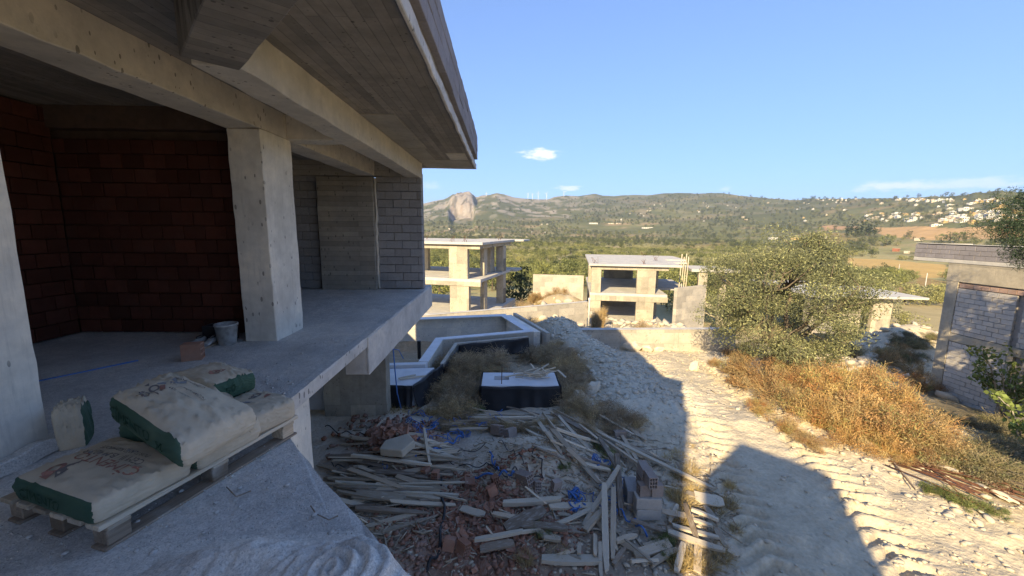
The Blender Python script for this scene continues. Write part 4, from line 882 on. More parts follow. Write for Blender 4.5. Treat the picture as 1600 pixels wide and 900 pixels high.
# dry brush and weeds (stalk clumps)
def brush_mesh(name, n, rad, h, wd, cols, seed, sub=4, droop=.25, upright=.0, leafn=0, leafc=None):
    rg = np.random.default_rng(seed); a = rg.uniform(0, 2 * np.pi, n); rb_ = rad * .35 * np.sqrt(rg.random(n)); base = np.stack([np.cos(a) * rb_, np.sin(a) * rb_, np.full(n, -.05)], 1)
    le = h * (.55 + .6 * rg.random(n)); out_ = (1 - upright) * rg.random(n) ** .8; a2 = a + rg.normal(size=n) * .5; d = unit(np.stack([np.cos(a2) * out_ * rad / h * 1.3, np.sin(a2) * out_ * rad / h * 1.3, np.ones(n)], 1)); mid = base + d * le[:, None] * .5; tip = base + d * le[:, None] + np.stack([np.zeros(n), np.zeros(n), -droop * le * out_], 1) + rg.normal(size=(n, 3)) * .05 * h
    segs = [(base, mid, 1., .8), (mid, tip, .8, .3)]; Vs = []; Cs = []; cols = np.array(cols); ci = cols[rg.integers(0, len(cols), n)] * (.75 + .5 * rg.random((n, 1)))
    for k in range(sub):
        t_ = .3 + .65 * rg.random((n, 1)); s0 = np.where(t_ < .5, base + (mid - base) * t_ * 2, mid + (tip - mid) * (t_ * 2 - 1)); dd = unit(d + rg.normal(size=(n, 3)) * .75); segs.append((s0, s0 + dd * (le[:, None] * (.16 + .22 * rg.random((n, 1)))), .6, .25))
    for p, q, w0, w1 in segs:
        sd_ = unit(np.cross(q - p, rg.normal(size=(n, 3)))); Vs.append(np.stack([p - sd_ * wd * w0, p + sd_ * wd * w0, q + sd_ * wd * w1, q - sd_ * wd * w1], 1).reshape(-1, 3)); Cs.append(np.repeat(ci * (.85 + .3 * rg.random((n, 1))), 4, 0))
    V = np.vstack(Vs); C = np.vstack(Cs)
    if leafn:
        k = rg.integers(0, n, leafn); t_ = rg.random((leafn, 1)); pp_ = mid[k] + (tip[k] - mid[k]) * t_ + rg.normal(size=(leafn, 3)) * .06 * h; LV, LF, LC = leaves(pp_, wd * 7, wd * 3.5, np.array([leafc]) * (.6 + .8 * rg.random((leafn, 1))), rg); V = np.vstack([V, LV]); C = np.vstack([C, LC])
    return mesh_np(name, V, np.arange(len(V)).reshape(-1, 4), [M['dry']], None, False, C)
GOLD = [(.44, .30, .13), (.36, .22, .10), (.50, .38, .20), (.30, .20, .10), (.40, .32, .15)]; GREY = [(.42, .33, .21), (.48, .38, .25), (.32, .25, .16), (.38, .29, .17)]; GRN = [(.14, .17, .055), (.20, .20, .08), (.27, .22, .12)]; DIM = [(.23, .20, .12), (.17, .16, .085), (.28, .24, .16)]
def bush_mesh(name, rad, h, cols, seed, ncl=22, per=95, ln=.055, wd=.02, stems=230, lcols=None, sw=.006):
    """irregular dry bush: clumps of small leaves and seed heads carried on branching stalks"""
    rg = np.random.default_rng(seed); lcols = np.array(lcols or cols); c = ball_points(ncl, rg, .25) * np.array([rad, rad, h * .5]); c[:, 2] = np.abs(c[:, 2]) * 1.5 + .06 * h; c[:, :2] *= (1.15 - .45 * c[:, 2:3] / h)
    r_ = rad * (.16 + .20 * rg.random(ncl)); Vs = []; Cs = []
    for i in range(ncl):
        n = int(per * (.5 + rg.random())); q = c[i] + ball_points(n, rg, .1) * r_[i] * np.array([1, 1, .9]); q = q[q[:, 2] > 0]; col = lcols[rg.integers(0, len(lcols))]
        k = col[None] * (.55 + .8 * rg.random((len(q), 1))); V, F, C = leaves(q, ln, wd, k, rg, .8); Vs.append(V); Cs.append(C)
    st = bush_stems(c, stems, cols, rg, h, sw); Vs.append(st[0]); Cs.append(st[1]); V = np.vstack(Vs); return mesh_np(name, V, np.arange(len(V)).reshape(-1, 4), [M['dry']], None, False, np.vstack(Cs))
def bush_stems(c, n, cols, rg, h, wd):
    cols = np.array(cols); k = rg.integers(0, len(c), n); base = rg.normal(size=(n, 3)) * .10; base[:, 2] = -.03; tip = c[k] + rg.normal(size=(n, 3)) * .16 * h; tip[:, 2] = np.abs(tip[:, 2]) + .12 * h * rg.random(n); mid = (base + tip) / 2 + np.array([0, 0, .12 * h]) + rg.normal(size=(n, 3)) * .05
    ci = cols[rg.integers(0, len(cols), n)] * (.8 + .6 * rg.random((n, 1))); Vs = []; Cs = []
    segs = [(base, mid, 1.3, 1.), (mid, tip, 1., .5)]
    for j in range(3): t_ = rg.random((n, 1)); s0 = mid + (tip - mid) * t_; segs.append((s0, s0 + unit(tip - mid + rg.normal(size=(n, 3)) * .35 * h) * h * (.10 + .16 * rg.random((n, 1))), .7, .35))
    for p, q, w0, w1 in segs: sd_ = unit(np.cross(q - p, rg.normal(size=(n, 3)))); Vs.append(np.stack([p - sd_ * wd * w0, p + sd_ * wd * w0, q + sd_ * wd * w1, q - sd_ * wd * w1], 1).reshape(-1, 3)); Cs.append(np.repeat(ci, 4, 0))
    return np.vstack(Vs), np.vstack(Cs)
GOLDL = [(.38, .24, .12), (.46, .34, .17), (.30, .19, .10), (.30, .29, .13), (.42, .26, .12), (.25, .19, .10), (.42, .33, .18), (.36, .19, .09)]
BR = {'gold': [bush_mesh('dry_bush', .85, .95, GOLD, 10 + k, 26, 170, .048, .018, 200, GOLDL, .0042) for k in range(6)],
      'grey': [bush_mesh('dry_bush', .8, .75, GREY + [(.42, .35, .25)], 20 + k, 24, 130, .045, .016, 260, GREY + [(.52, .43, .29)], .0042) for k in range(5)],
      'dim': [bush_mesh('weed', .8, .8, DIM, 30 + k, 22, 90, .05, .02, 200, DIM + [(.20, .21, .11)]) for k in range(4)],
      'green': [bush_mesh('green_bush', .8, .8, GRN, 40 + k, 24, 110, .06, .022, 130, [(.16, .21, .07), (.22, .25, .10), (.12, .16, .05)]) for k in range(3)],
      'reed': [brush_mesh('tall_grass', 420, .35, 1.5, .010, GREY + GOLD, 50 + k, 2, .1, .6) for k in range(2)],
      'straw': [brush_mesh('straw', 170, .55, .38, .006, [(.42, .33, .16), (.36, .27, .13), (.5, .41, .24)], 60 + k, 2, .3) for k in range(4)]}
cnt = [0]
def brush(kind, x, y, s_, label, group, name='dry_bush', cat='bush', sz=1.):
    if kind == 'gold' and s_ > .5: sz *= 1.18
    k = cnt[0]; cnt[0] += 1; ms = BR[kind]; o = link(name, ms[k % len(ms)], None, (x, y, gz(x, y)), (0, 0, k * 2.4), (s_, s_, s_ * sz)); return tag(o, label, cat, group)
def brush_px(kind, px, py, s_, *a, **k): g = ground(px, py); return brush(kind, g.x, g.y, s_, *a, **k)
for px, py, s_ in ((1150, 583, .8), (1176, 600, 1.0), (1205, 622, .95), (1235, 605, 1.1), (1240, 645, .9), (1275, 630, 1.1), (1280, 668, .8), (1315, 650, 1.05), (1322, 690, .7), (1350, 672, 1.0), (1390, 690, .95), (1362, 640, 1.1), (1405, 660, 1.0), (1430, 700, .85), (1440, 676, .8), (1465, 715, .6), (1320, 612, 1.1), (1368, 605, 1.1), (1168, 560, .7), (1140, 556, .55), (1290, 590, 1.1), (1250, 580, 1.0), (1210, 580, .9), (1185, 645, .5), (1228, 675, .5), (1268, 697, .45), (1385, 712, .5), (1120, 572, .4)):
    brush_px('gold', px, py, s_, 'golden brown dry bush in the sunlit brush band, ' + ('far part below the olive tree' if px < 1260 else 'middle part beside the road' if px < 1370 else 'near part towards the rusty bars'), 'sunlit dry bushes along the road, ' + ('far' if px < 1260 else 'middle' if px < 1370 else 'near') + ' part')
for i in range(26):
    u = random.random(); px = 1120 + 370 * u + random.gauss(0, 8); py = 575 + 160 * u + random.gauss(8, 9); brush_px(random.choice(('gold', 'gold', 'straw', 'grey')), px, py, random.uniform(.18, .42), 'small ragged tuft at the roadside margin of the golden brush', 'small tufts at the margin of the brush', 'grass_tuft', 'grass')
for px, py, s_ in ((1395, 575, 1.1), (1420, 590, 1.1), (1440, 610, 1.0), (1400, 555, 1.0), (1375, 560, .9)): brush_px('gold', px, py, s_, 'rust brown dry bush in the band right of the olive tree trunk', 'dry bushes behind the olive tree')
for i in range(34):
    px = random.uniform(1475, 1640); py = random.uniform(612, 745) + (px - 1475) * .12; brush_px('dim', px, py, random.uniform(.55, .95), 'shaded greyish weed ' + ('close to the rusty bars' if py > 700 else 'at the foot of the block building'), 'shaded weeds ' + ('by the rusty bars' if py > 700 else 'below the block building'), 'weed', 'weed', sz=.7)
for i in range(18): px = random.uniform(1385, 1462); py = random.uniform(520, 572); brush_px('dim', px, py, random.uniform(.6, .9), 'dull green weed in the shaded gully between olive tree and block building', 'weeds in the shaded gully', 'weed', 'weed', sz=.8)
for px, py, s_ in ((700, 655, .55), (690, 625, .7), (715, 600, .8), (735, 575, .8), (760, 560, .8), (790, 556, .75), (820, 556, .75), (850, 560, .75), (880, 570, .7), (895, 590, .7), (905, 615, .6), (715, 635, .6), (745, 625, .5), (700, 590, .6), (840, 540, .6), (800, 540, .5), (870, 545, .6), (770, 585, .5), (730, 655, .4), (725, 545, .4), (895, 556, .55), (915, 600, .5)):
    brush_px('grey', px, py, s_, 'brown withered bush in the shaded thicket between pool shell and plastered box', 'withered bushes round the plastered box')
for i in range(44):
    px, py = random.uniform(688, 905), random.uniform(538, 600)
    if 745 < px < 880 and py > 572: continue
    brush_px('grey', px, py, random.uniform(.6, 1.0), 'brown withered bush in the dense thicket ' + ('behind the plastered box' if px > 745 else 'left of the plastered box'), 'dense withered thicket ' + ('behind the box' if px > 745 else 'left of the box'), sz=.9)
for px, py in ((880, 600), (888, 615), (895, 628), (700, 615), (712, 622), (725, 612), (735, 630), (706, 645), (718, 650)): brush_px('grey', px, py, .75, 'brown withered bush crowding ' + ('the right end' if px > 800 else 'the left end') + ' of the plastered box', 'withered bushes at the ' + ('right' if px > 800 else 'left') + ' end of the box')
for px, py, s_ in ((890, 640, .65), (915, 650, .8), (945, 655, .8), (975, 662, .7), (930, 675, .55), (960, 680, .5), (995, 665, .45), (875, 655, .45)): brush_px('grey', px, py, s_, 'brown withered bush on the slope just behind the timber heap', 'withered bushes behind the timber', sz=.85)
for px in range(690, 880, 15): brush_px('grey', px, 668 + (px % 7), .34, 'low dry weed at the front foot of the plastered box', 'low weeds before the box', 'weed', 'weed')
for px in range(612, 690, 15): brush_px('straw', px, 645 + (px % 5), .5, 'low straw tuft below the black pool membrane', 'straw tufts below the pool', 'grass_tuft', 'grass', sz=1.2)
for px, py, s_ in ((725, 640, .45), (742, 648, .38)): brush_px('green', px, py, s_, 'small fresh green weed among the withered bushes left of the plastered box', 'green weeds by the box', 'weed', 'weed', sz=.9)
for px, py in ((935, 520), (941, 512), (929, 525)): brush_px('reed', px, py, .9, 'tall dry grass clump at the foot of the centre villa', 'tall dry grass clumps', 'tall_grass', 'grass')
for x, y, s_, kd in ((2.6, 19.0, .8, 'grey'), (1.4, 19.6, .9, 'grey'), (4.0, 18.6, .7, 'grey'), (.4, 20.4, .9, 'grey'), (3.2, 20.6, 1.0, 'grey'), (7.2, 20.5, .9, 'green'), (8.6, 20.8, 1.1, 'green'), (7.9, 22, 1.0, 'gold'), (9.6, 21.5, 1.0, 'green'), (6.2, 20, .8, 'grey'), (5.2, 19.4, .8, 'grey'), (10.8, 21, 1.0, 'dim'), (11.6, 22, 1.1, 'green'), (1.0, 21.5, 1.0, 'green'), (12.6, 20.5, .9, 'dim')):
    brush(kd, x, y, s_, {'grey': 'dry brown bush', 'green': 'dark green bush', 'gold': 'golden dry bush', 'dim': 'dull weed clump'}[kd] + ' behind the low wall that ends the road', 'bushes behind the low road wall: ' + kd)
for i in range(14): x = random.uniform(-2, 5.5); y = random.uniform(33, 40); brush('gold' if i % 3 else 'grey', x, y, random.uniform(.8, 1.4), 'dry bush on the rubble mounds between the left and centre villas', 'dry bushes between the villas')
for i in range(10): x = random.uniform(20, 33); y = random.uniform(22, 34); brush('dim', x, y, random.uniform(.8, 1.3), 'weed clump round the pale earth mound by the block building', 'weeds round the earth mound', 'weed', 'weed')
for px, py, s_ in ((1060, 715, .35), (1075, 700, .3), (1062, 745, .4), (1080, 735, .38), (1055, 775, .42), (1070, 790, .4), (1065, 815, .4), (1085, 770, .35), (1045, 720, .3), (1120, 800, .3), (1140, 790, .35), (1125, 870, .4), (1078, 880, .4), (1100, 885, .45), (1060, 885, .4), (1140, 760, .25), (820, 878, .3), (870, 862, .35), (1150, 830, .25)): brush_px('straw', px, py, s_ * 1.3, 'pale straw tuft beside the timber heap and road edge', 'straw tufts at the road edge', 'grass_tuft', 'grass', sz=1.3)
for px, py, s_ in ((1040, 850, .3), (1045, 870, .26), (950, 715, .3), (935, 700, .25), (845, 835, .28), (960, 735, .22), (1480, 775, .3), (1510, 790, .35), (1550, 800, .3), (1450, 765, .25), (882, 730, .2)): brush_px('green', px, py, s_, 'small green weed sprouting beside the timber and at the road edge', 'small green weeds', 'weed', 'weed', sz=.8)

# ------------------------------------------------------------------ cement sacks on the pallet
M['paper'] = piece_mat('sack_paper', (.58, .50, .37), .06, 0, 9, (.38, .33, .26), .25, .75, .4)
M['sack_green'] = piece_mat('sack_green', (.045, .095, .065), .08, 0, 9, (.16, .22, .17), .3, .7, .3)
M['ink_dark'] = plain('dark_ink', (.17, .15, .14), .8); M['ink_red'] = plain('red_ink', (.33, .17, .13), .8); M['ink_blue'] = plain('blue_ink', (.24, .26, .28), .8); M['ink_green'] = plain('dark_green_ink', (.015, .05, .03), .8)
def text_mesh(s, size):
    cu = bpy.data.curves.new('lettering', 'FONT'); cu.body = s; cu.size = size; cu.align_x = 'CENTER'; cu.align_y = 'CENTER'; cu.resolution_u = 3
    ob = bpy.data.objects.new('lettering', cu); me = bpy.data.meshes.new_from_object(ob); bpy.data.objects.remove(ob); return me
class Sack:
    def __init__(s, label, top, th, bulge=.03, green=None, seed=0, wr=.012, group='cement sacks on the pallet', rr=.16):
        s.c = [np.array(p, float) for p in top]; s.th = th; s.bulge = bulge; s.seed = seed; s.wr = wr; s.rr = rr
        bm = bmesh.new(); bmesh.ops.create_cube(bm, size=2); bmesh.ops.subdivide_edges(bm, edges=bm.edges[:], cuts=30, use_grid_fill=True)
        bm.faces.ensure_lookup_table(); mi = []; n_ = []
        for f in bm.faces: n_.append(f.normal.copy())
        for f in bm.faces:
            n = f.normal; f.material_index = 0
            if green == 'B-' and n.y < -.5: f.material_index = 1
            if green == 'B+' and n.y > .5: f.material_index = 1
            if green == 'A+' and n.x > .5: f.material_index = 1
            if green == 'A-' and n.x < -.5: f.material_index = 1
            f.smooth = True
        P = np.array([v.co for v in bm.verts]); W = s.surf(P)
        for v, q in zip(bm.verts, W): v.co = Vector(q)
        me = bpy.data.meshes.new('sack'); bm.to_mesh(me); bm.free(); me.materials.append(M['paper']); me.materials.append(M['sack_green'])
        s.root = thing('cement_sack', label, 'sack', tuple(s.c[0] - np.array([0, 0, th])), 0, group); s.o = link('sack', me, s.root); s.o.location = -Vector(s.root.location)
    def surf(s, P):
        r = s.rr; core = np.clip(P, -(1 - r), 1 - r); d = P - core; nn = np.linalg.norm(d, axis=1, keepdims=True); q = core + np.where(nn > 1e-6, d / (nn + 1e-9), 0) * r
        a, b, c = q[:, 0], q[:, 1], q[:, 2]; bul = 1 + .05 * (1 - c * c)
        u = (a * bul + 1) / 2; v = (b * bul + 1) / 2; A, B, D, C = s.c      # A=(0,0) C=(1,0) B=(0,1) D=(1,1)
        W = (A[None] * ((1 - u) * (1 - v))[:, None] + C[None] * (u * (1 - v))[:, None] + B[None] * ((1 - u) * v)[:, None] + D[None] * (u * v)[:, None])
        dome = s.bulge * np.clip(1 - a * a, 0, 1) ** .7 * np.clip(1 - b * b, 0, 1) ** .7
        edge = np.maximum(np.abs(a), np.abs(b)); w1 = fbm(a * 3 + s.seed * 7, b * 3, 3, s.seed)
        rid = np.abs(fbm((a + b * .3) * 5 + s.seed, b * 1.6 + a * .5, 3, s.seed + 5)); rid = (.16 - np.clip(rid, 0, .16)) / .16
        w2 = fbm(a * 11, b * 11 + c * 6, 3, s.seed + 8)
        W[:, 2] += np.where(c > 0, dome + s.wr * (w1 * .35 + rid ** 2 * 1.3 * (.3 + edge)), -dome * .25) + .003 * w2 - s.th * (1 - c) / 2
        side = (1 - c * c); W[:, 0] += .008 * side * w2; W[:, 1] += .008 * side * fbm(a * 9 + 3, c * 4 + b * 9, 2, s.seed + 11)
        return W
    def write(s, txt, mat, a, b, size, rot=0., name='lettering', mesh=None, sx=1., sy=1.):
        me = mesh or text_mesh(txt, size); P = np.array([v.co for v in me.vertices])[:, :2]; cr, sr = math.cos(rot), math.sin(rot); L1 = np.linalg.norm(s.c[3] - s.c[0]); L2 = np.linalg.norm(s.c[1] - s.c[0])
        X = (P[:, 0] * cr - P[:, 1] * sr) * sx; Y = (P[:, 0] * sr + P[:, 1] * cr) * sy; Q = np.stack([a + X * 2 / L1, b + Y * 2 / L2, np.ones(len(P))], 1)
        lim = 1 - s.rr; Q[:, :2] = np.clip(Q[:, :2], -lim, lim); W = s.surf(Q); W[:, 2] += .0035; W -= np.array(s.root.location)[None]
        m2 = mesh_np(name, W, [tuple(p.vertices) for p in me.polygons], [mat]); return link(name, m2, s.root)
    def side_write(s, txt, mat, t, size, which='B-', h=0.):
        me = text_mesh(txt, size); P = np.array([v.co for v in me.vertices])[:, :2]; L = np.linalg.norm(s.c[3] - s.c[0]) if which[0] == 'B' else np.linalg.norm(s.c[1] - s.c[0]); sg = -1 if which[1] == '-' else 1
        k = P[:, 0] * 2 / L; hh = h + P[:, 1] * 2 / s.th; lim = .84
        if which[0] == 'B': Q = np.stack([np.clip(t + (k if sg < 0 else -k), -lim, lim), np.full(len(P), 1. * sg), np.clip(hh, -lim, lim)], 1)
        else: Q = np.stack([np.full(len(P), 1. * sg), np.clip(t + (k if sg > 0 else -k), -lim, lim), np.clip(hh, -lim, lim)], 1)
        W = s.surf(Q); ctr = sum(s.c) / 4; dv = (s.c[0] - s.c[1]) if which == 'B-' else (s.c[1] - s.c[0]) if which == 'B+' else (s.c[3] - s.c[0]) if which == 'A+' else (s.c[0] - s.c[3]); dv = dv / np.linalg.norm(dv)
        W += dv[None] * .005; W -= np.array(s.root.location)[None]; return link('lettering', mesh_np('lettering', W, [tuple(p.vertices) for p in me.polygons], [mat]), s.root)
def flat_mesh(polys):
    V = []; F = []
    for p in polys: F.append(tuple(range(len(V), len(V) + len(p)))); V += [(x, y, 0) for x, y in p]
    return mesh_np('logo', np.array(V), F)
def ring(r0, r1, n=16, sx=1., sy=.7): return [[(r0 * sx * math.cos(a), r0 * sy * math.sin(a)), (r1 * sx * math.cos(a), r1 * sy * math.sin(a)), (r1 * sx * math.cos(b), r1 * sy * math.sin(b)), (r0 * sx * math.cos(b), r0 * sy * math.sin(b))] for a, b in ((2 * math.pi * i / n, 2 * math.pi * (i + 1) / n) for i in range(n))]
PT = SL + .150                     # top of the pallet
# corner order: A, B (across), D, C (along) with A nearest the camera's left
s1 = Sack('lowest large paper cement sack lying alone on the near end of the pallet', [(-1.90, 1.745, PT + .115), (-2.50, 1.955, PT + .115), (-2.36, 2.37, PT + .12), (-1.755, 2.15, PT + .115)], .115, .02, 'A-', 1, .008)
s1.write('CEM II / B-M 42,5 R', M['ink_dark'], .25, .1, .055, math.pi / 2 + .05); s1.write('PORTLAND KOMPOZE', M['ink_dark'], .5, .1, .036, math.pi / 2 + .05); s1.write('ÇİMENTO', M['ink_red'], .0, -.05, .085, math.pi / 2, sy=1.25)
s1.write('', M['ink_red'], -.55, .55, 1, .5, 'logo', flat_mesh(ring(.03, .055) + [[(-.1, -.02), (-.05, .03), (-.04, -.03)]])); s1.write('', M['ink_dark'], -.45, .35, 1, .2, 'logo', flat_mesh([[(-.07, -.02), (.07, .0), (.03, .035), (-.03, .03)]]))
s1.side_write('ÇİMENTO', M['ink_green'], .2, .07, 'A-')
s2 = Sack('brown paper cement sack squeezed under the topmost sack', [(-1.735, 2.17, PT + .135), (-2.36, 2.39, PT + .20), (-2.23, 2.80, PT + .19), (-1.615, 2.57, PT + .13)], .135, .015, 'A-', 2, .014)
s3 = Sack('topmost bulging paper cement sack with green side panel, tilted on the pile', [(-1.655, 1.975, PT + .270), (-2.27, 2.265, PT + .415), (-2.24, 2.68, PT + .40), (-1.545, 2.42, PT + .275)], .135, .075, 'A-', 3, .016)
s3.write('A', M['ink_blue'], .35, .45, .24, math.pi / 2 - .35, sx=1.0); s3.write('ÇİMENTO', M['ink_dark'], .62, .15, .04, math.pi / 2 + .1); s3.write('', M['ink_dark'], -.25, .42, 1, .9, 'logo', flat_mesh(ring(.028, .045) + [[(.04, .03), (.10, .035), (.06, .06)], [(-.09, -.03), (-.03, -.05), (-.05, .0)]])); s3.write('', M['ink_red'], -.12, .30, 1, .9, 'logo', flat_mesh([[(-.03, -.015), (.05, -.01), (.04, .02), (-.02, .015)]]))
s3.write('CE', M['ink_dark'], -.55, .40, .07, math.pi / 2 + .2); s3.write('PORTLAND ÇİMENTO   42,5 R', M['ink_dark'], .2, -.05, .022, math.pi / 2); s3.write('TS EN 197-1   50 KG', M['ink_dark'], .0, -.05, .022, math.pi / 2)
s3.side_write('ÇİMENTO', M['ink_green'], .35, .085, 'A-'); s3.side_write('50', M['ink_green'], -.45, .07, 'A-', -.15)
s4 = Sack('paper cement sack at the far end of the pallet with small green end', [(-1.665, 2.49, PT + .150), (-2.05, 2.63, PT + .15), (-1.92, 3.02, PT + .155), (-1.515, 2.86, PT + .145)], .15, .02, 'A-', 4, .010, rr=.3)
s4.write('A', M['ink_blue'], -.3, .1, .16, -.2, sx=1.3); s4.write('', M['ink_dark'], .45, .2, 1, .2, 'logo', flat_mesh(ring(.022, .04, 12) + [[(-.08, 0), (-.03, .03), (-.03, -.03)]])); s4.write('', M['ink_red'], .62, -.15, 1, .2, 'logo', flat_mesh([[(-.05, -.01), (.03, -.02), (.05, .02), (-.02, .02)]]))
s5 = Sack('smaller paper cement sack with bright green side lying behind the topmost sack', [(-1.99, 2.70, PT + .30), (-2.46, 2.87, PT + .30), (-2.30, 3.16, PT + .32), (-1.87, 2.97, PT + .30)], .13, .04, 'B-', 5, .012)
s5.write('', M['ink_red'], -.1, -.35, 1, -.3, 'logo', flat_mesh(ring(.03, .05) + ring(.0, .02))); s5.side_write('50', M['ink_green'], -.3, .07, 'B-')
s6 = Sack('paper cement sack under the small green sided sack at the back of the pallet', [(-2.04, 2.66, PT + .165), (-2.50, 2.80, PT + .165), (-2.33, 3.12, PT + .165), (-1.90, 2.99, PT + .165)], .165, .01, 'B-', 6, .012)
# pallet, its blocks and boards
palr = math.atan2(1.1, .34); pal = thing('pallet', 'worn wooden pallet on block feet carrying the cement sacks at the slab edge', 'pallet', (-1.875, 1.75, SL), palr)
def pbox(nm, lo, hi, mat, bv=.004): b_ = MB(); b_.box(lo, hi); o = b_.obj(nm, mat, pal); bevel(o, bv); return o
for k in range(3):
    for j in range(3): pbox('block', (.02 + k * .515, .01 + j * .32, .022), (.12 + k * .515, .11 + j * .32, .100), M['wood_dark'] if (k, j) != (2, 0) else M['wood'])
for j in range(3): pbox('bottom_board', (0, .0 + j * .32, .006), (1.17, .10 + j * .32, .021), M['wood_dark'])
for k in range(3): pbox('cross_board', (.02 + k * .515, 0, .101), (.12 + k * .515, .75, .121), M['wood'])
for j in range(6): pbox('deck_board', (-.01, .0 + j * .130, .122), (1.19, .095 + j * .130, .148), M['wood_pale'] if j == 0 else M['wood'])
# small upright sack by the left column, bucket, shoes, bricks
s7 = Sack('small crumpled sack with green stripe standing beside the left column', [(-3.02, 2.62, SL + .30), (-3.10, 2.74, SL + .30), (-2.98, 2.84, SL + .31), (-2.90, 2.70, SL + .29)], .30, .03, 'A+', 7, .02, 'small sack', .35)
def lathe(prof, n=20):
    V = []; F = []
    for i, (r_, z) in enumerate(prof):
        for j in range(n): a = 2 * math.pi * j / n; V.append((r_ * math.cos(a), r_ * math.sin(a), z))
    for i in range(len(prof) - 1):
        for j in range(n): F.append((i * n + j, i * n + (j + 1) % n, (i + 1) * n + (j + 1) % n, (i + 1) * n + j))
    F.append(tuple(range(n))[::-1]); return V, F
bk = thing('bucket', 'dirty white plastic bucket standing against the middle column', 'bucket', (-3.60, 5.22, SL + .008)); V_, F_ = lathe([(.095, 0), (.10, .01), (.128, .25), (.137, .252), (.137, .275), (.128, .277), (.122, .275), (.096, .02), (.0, .02)])
M['bucket'] = plain('dirty_bucket', (.42, .43, .42), .6, .3, 14, .5); link('body', mesh_np('body', np.array(V_), F_, [M['bucket']], None, True), bk)
V_, F_ = lathe([(.108, .13), (.108, .15), (.0, .15)]); link('dried_mortar', mesh_np('dried_mortar', np.array(V_), F_, [M['conc_floor']], None, True), bk)
b_ = MB(); b_.tube([(.136 * math.cos(a), .136 * math.sin(a), .262 + .0 * a - .09 * math.sin(a)) for a in np.linspace(0, math.pi, 12)], .004, 5); b_.obj('handle', M['rust'], bk)
def shoe(loc, rz, label):
    t = thing('shoe', label, 'shoe', loc, rz, 'pair of old work shoes'); secs = [(-.13, .030, .075, .0), (-.10, .042, .095, .0), (-.04, .042, .085, .0), (.02, .044, .065, .0), (.08, .050, .048, .0), (.12, .040, .035, .0), (.14, .018, .018, .0)]; V = []; F = []; n = 12
    for (x, w_, h_, _) in secs:
        for j in range(n): a = 2 * math.pi * j / n; V.append((x, w_ * math.cos(a), .022 + max(-.004, h_ * (math.sin(a) * .5 + .5) ** .8)))
    for i in range(len(secs) - 1):
        for j in range(n): F.append((i * n + j, i * n + (j + 1) % n, (i + 1) * n + (j + 1) % n, (i + 1) * n + j))
    F.append(tuple(range(n))[::-1]); F.append(tuple(range((len(secs) - 1) * n, len(secs) * n))); link('upper', mesh_np('upper', np.array(V), F, [M['bucket']], None, True), t)
    b_ = MB(); b_.prism([(-.135, -.03), (-.05, -.036), (.05, -.045), (.12, -.04), (.148, -.012), (.148, .012), (.12, .04), (.05, .045), (-.05, .036), (-.135, .03)], 0, .024); bevel(b_.obj('sole', M['wood_dark'], t), .004)
    b_ = MB(); b_.tube([(-.10, -.022, .118), (-.045, -.03, .105), (-.01, 0, .092), (-.045, .03, .105), (-.10, .022, .118), (-.12, 0, .115), (-.10, -.022, .118)], .009, 6); b_.obj('collar', M['cable'], t, True)
    b_ = MB(); [b_.tube([(.0 + .025 * k, -.03, .075 - .012 * k), (.01 + .025 * k, .0, .090 - .012 * k), (.0 + .025 * k, .03, .075 - .012 * k)], .003, 4) for k in range(3)]; b_.obj('lace', M['conc_roof'], t)
shoe((-3.93, 5.12, SL + .008), -1.75, 'worn grey work shoe, left one of the pair beside the bucket'); shoe((-3.76, 5.13, SL + .008), -1.45, 'worn grey work shoe, right one of the pair touching the bucket')
cr = thing('plastic_crate', 'dark low crate standing behind the pair of shoes by the brick wall', 'crate', (-4.02, 5.36, SL + .008), -.1)
for lo, hi in (((0, 0, 0), (.36, .02, .20)), ((0, .18, 0), (.36, .2, .2)), ((0, .02, 0), (.02, .18, .2)), ((.34, .02, 0), (.36, .18, .2)), ((.02, .02, 0), (.34, .18, .02))): b_ = MB(); b_.box(lo, hi); b_.obj('panel', M['cable'], cr)
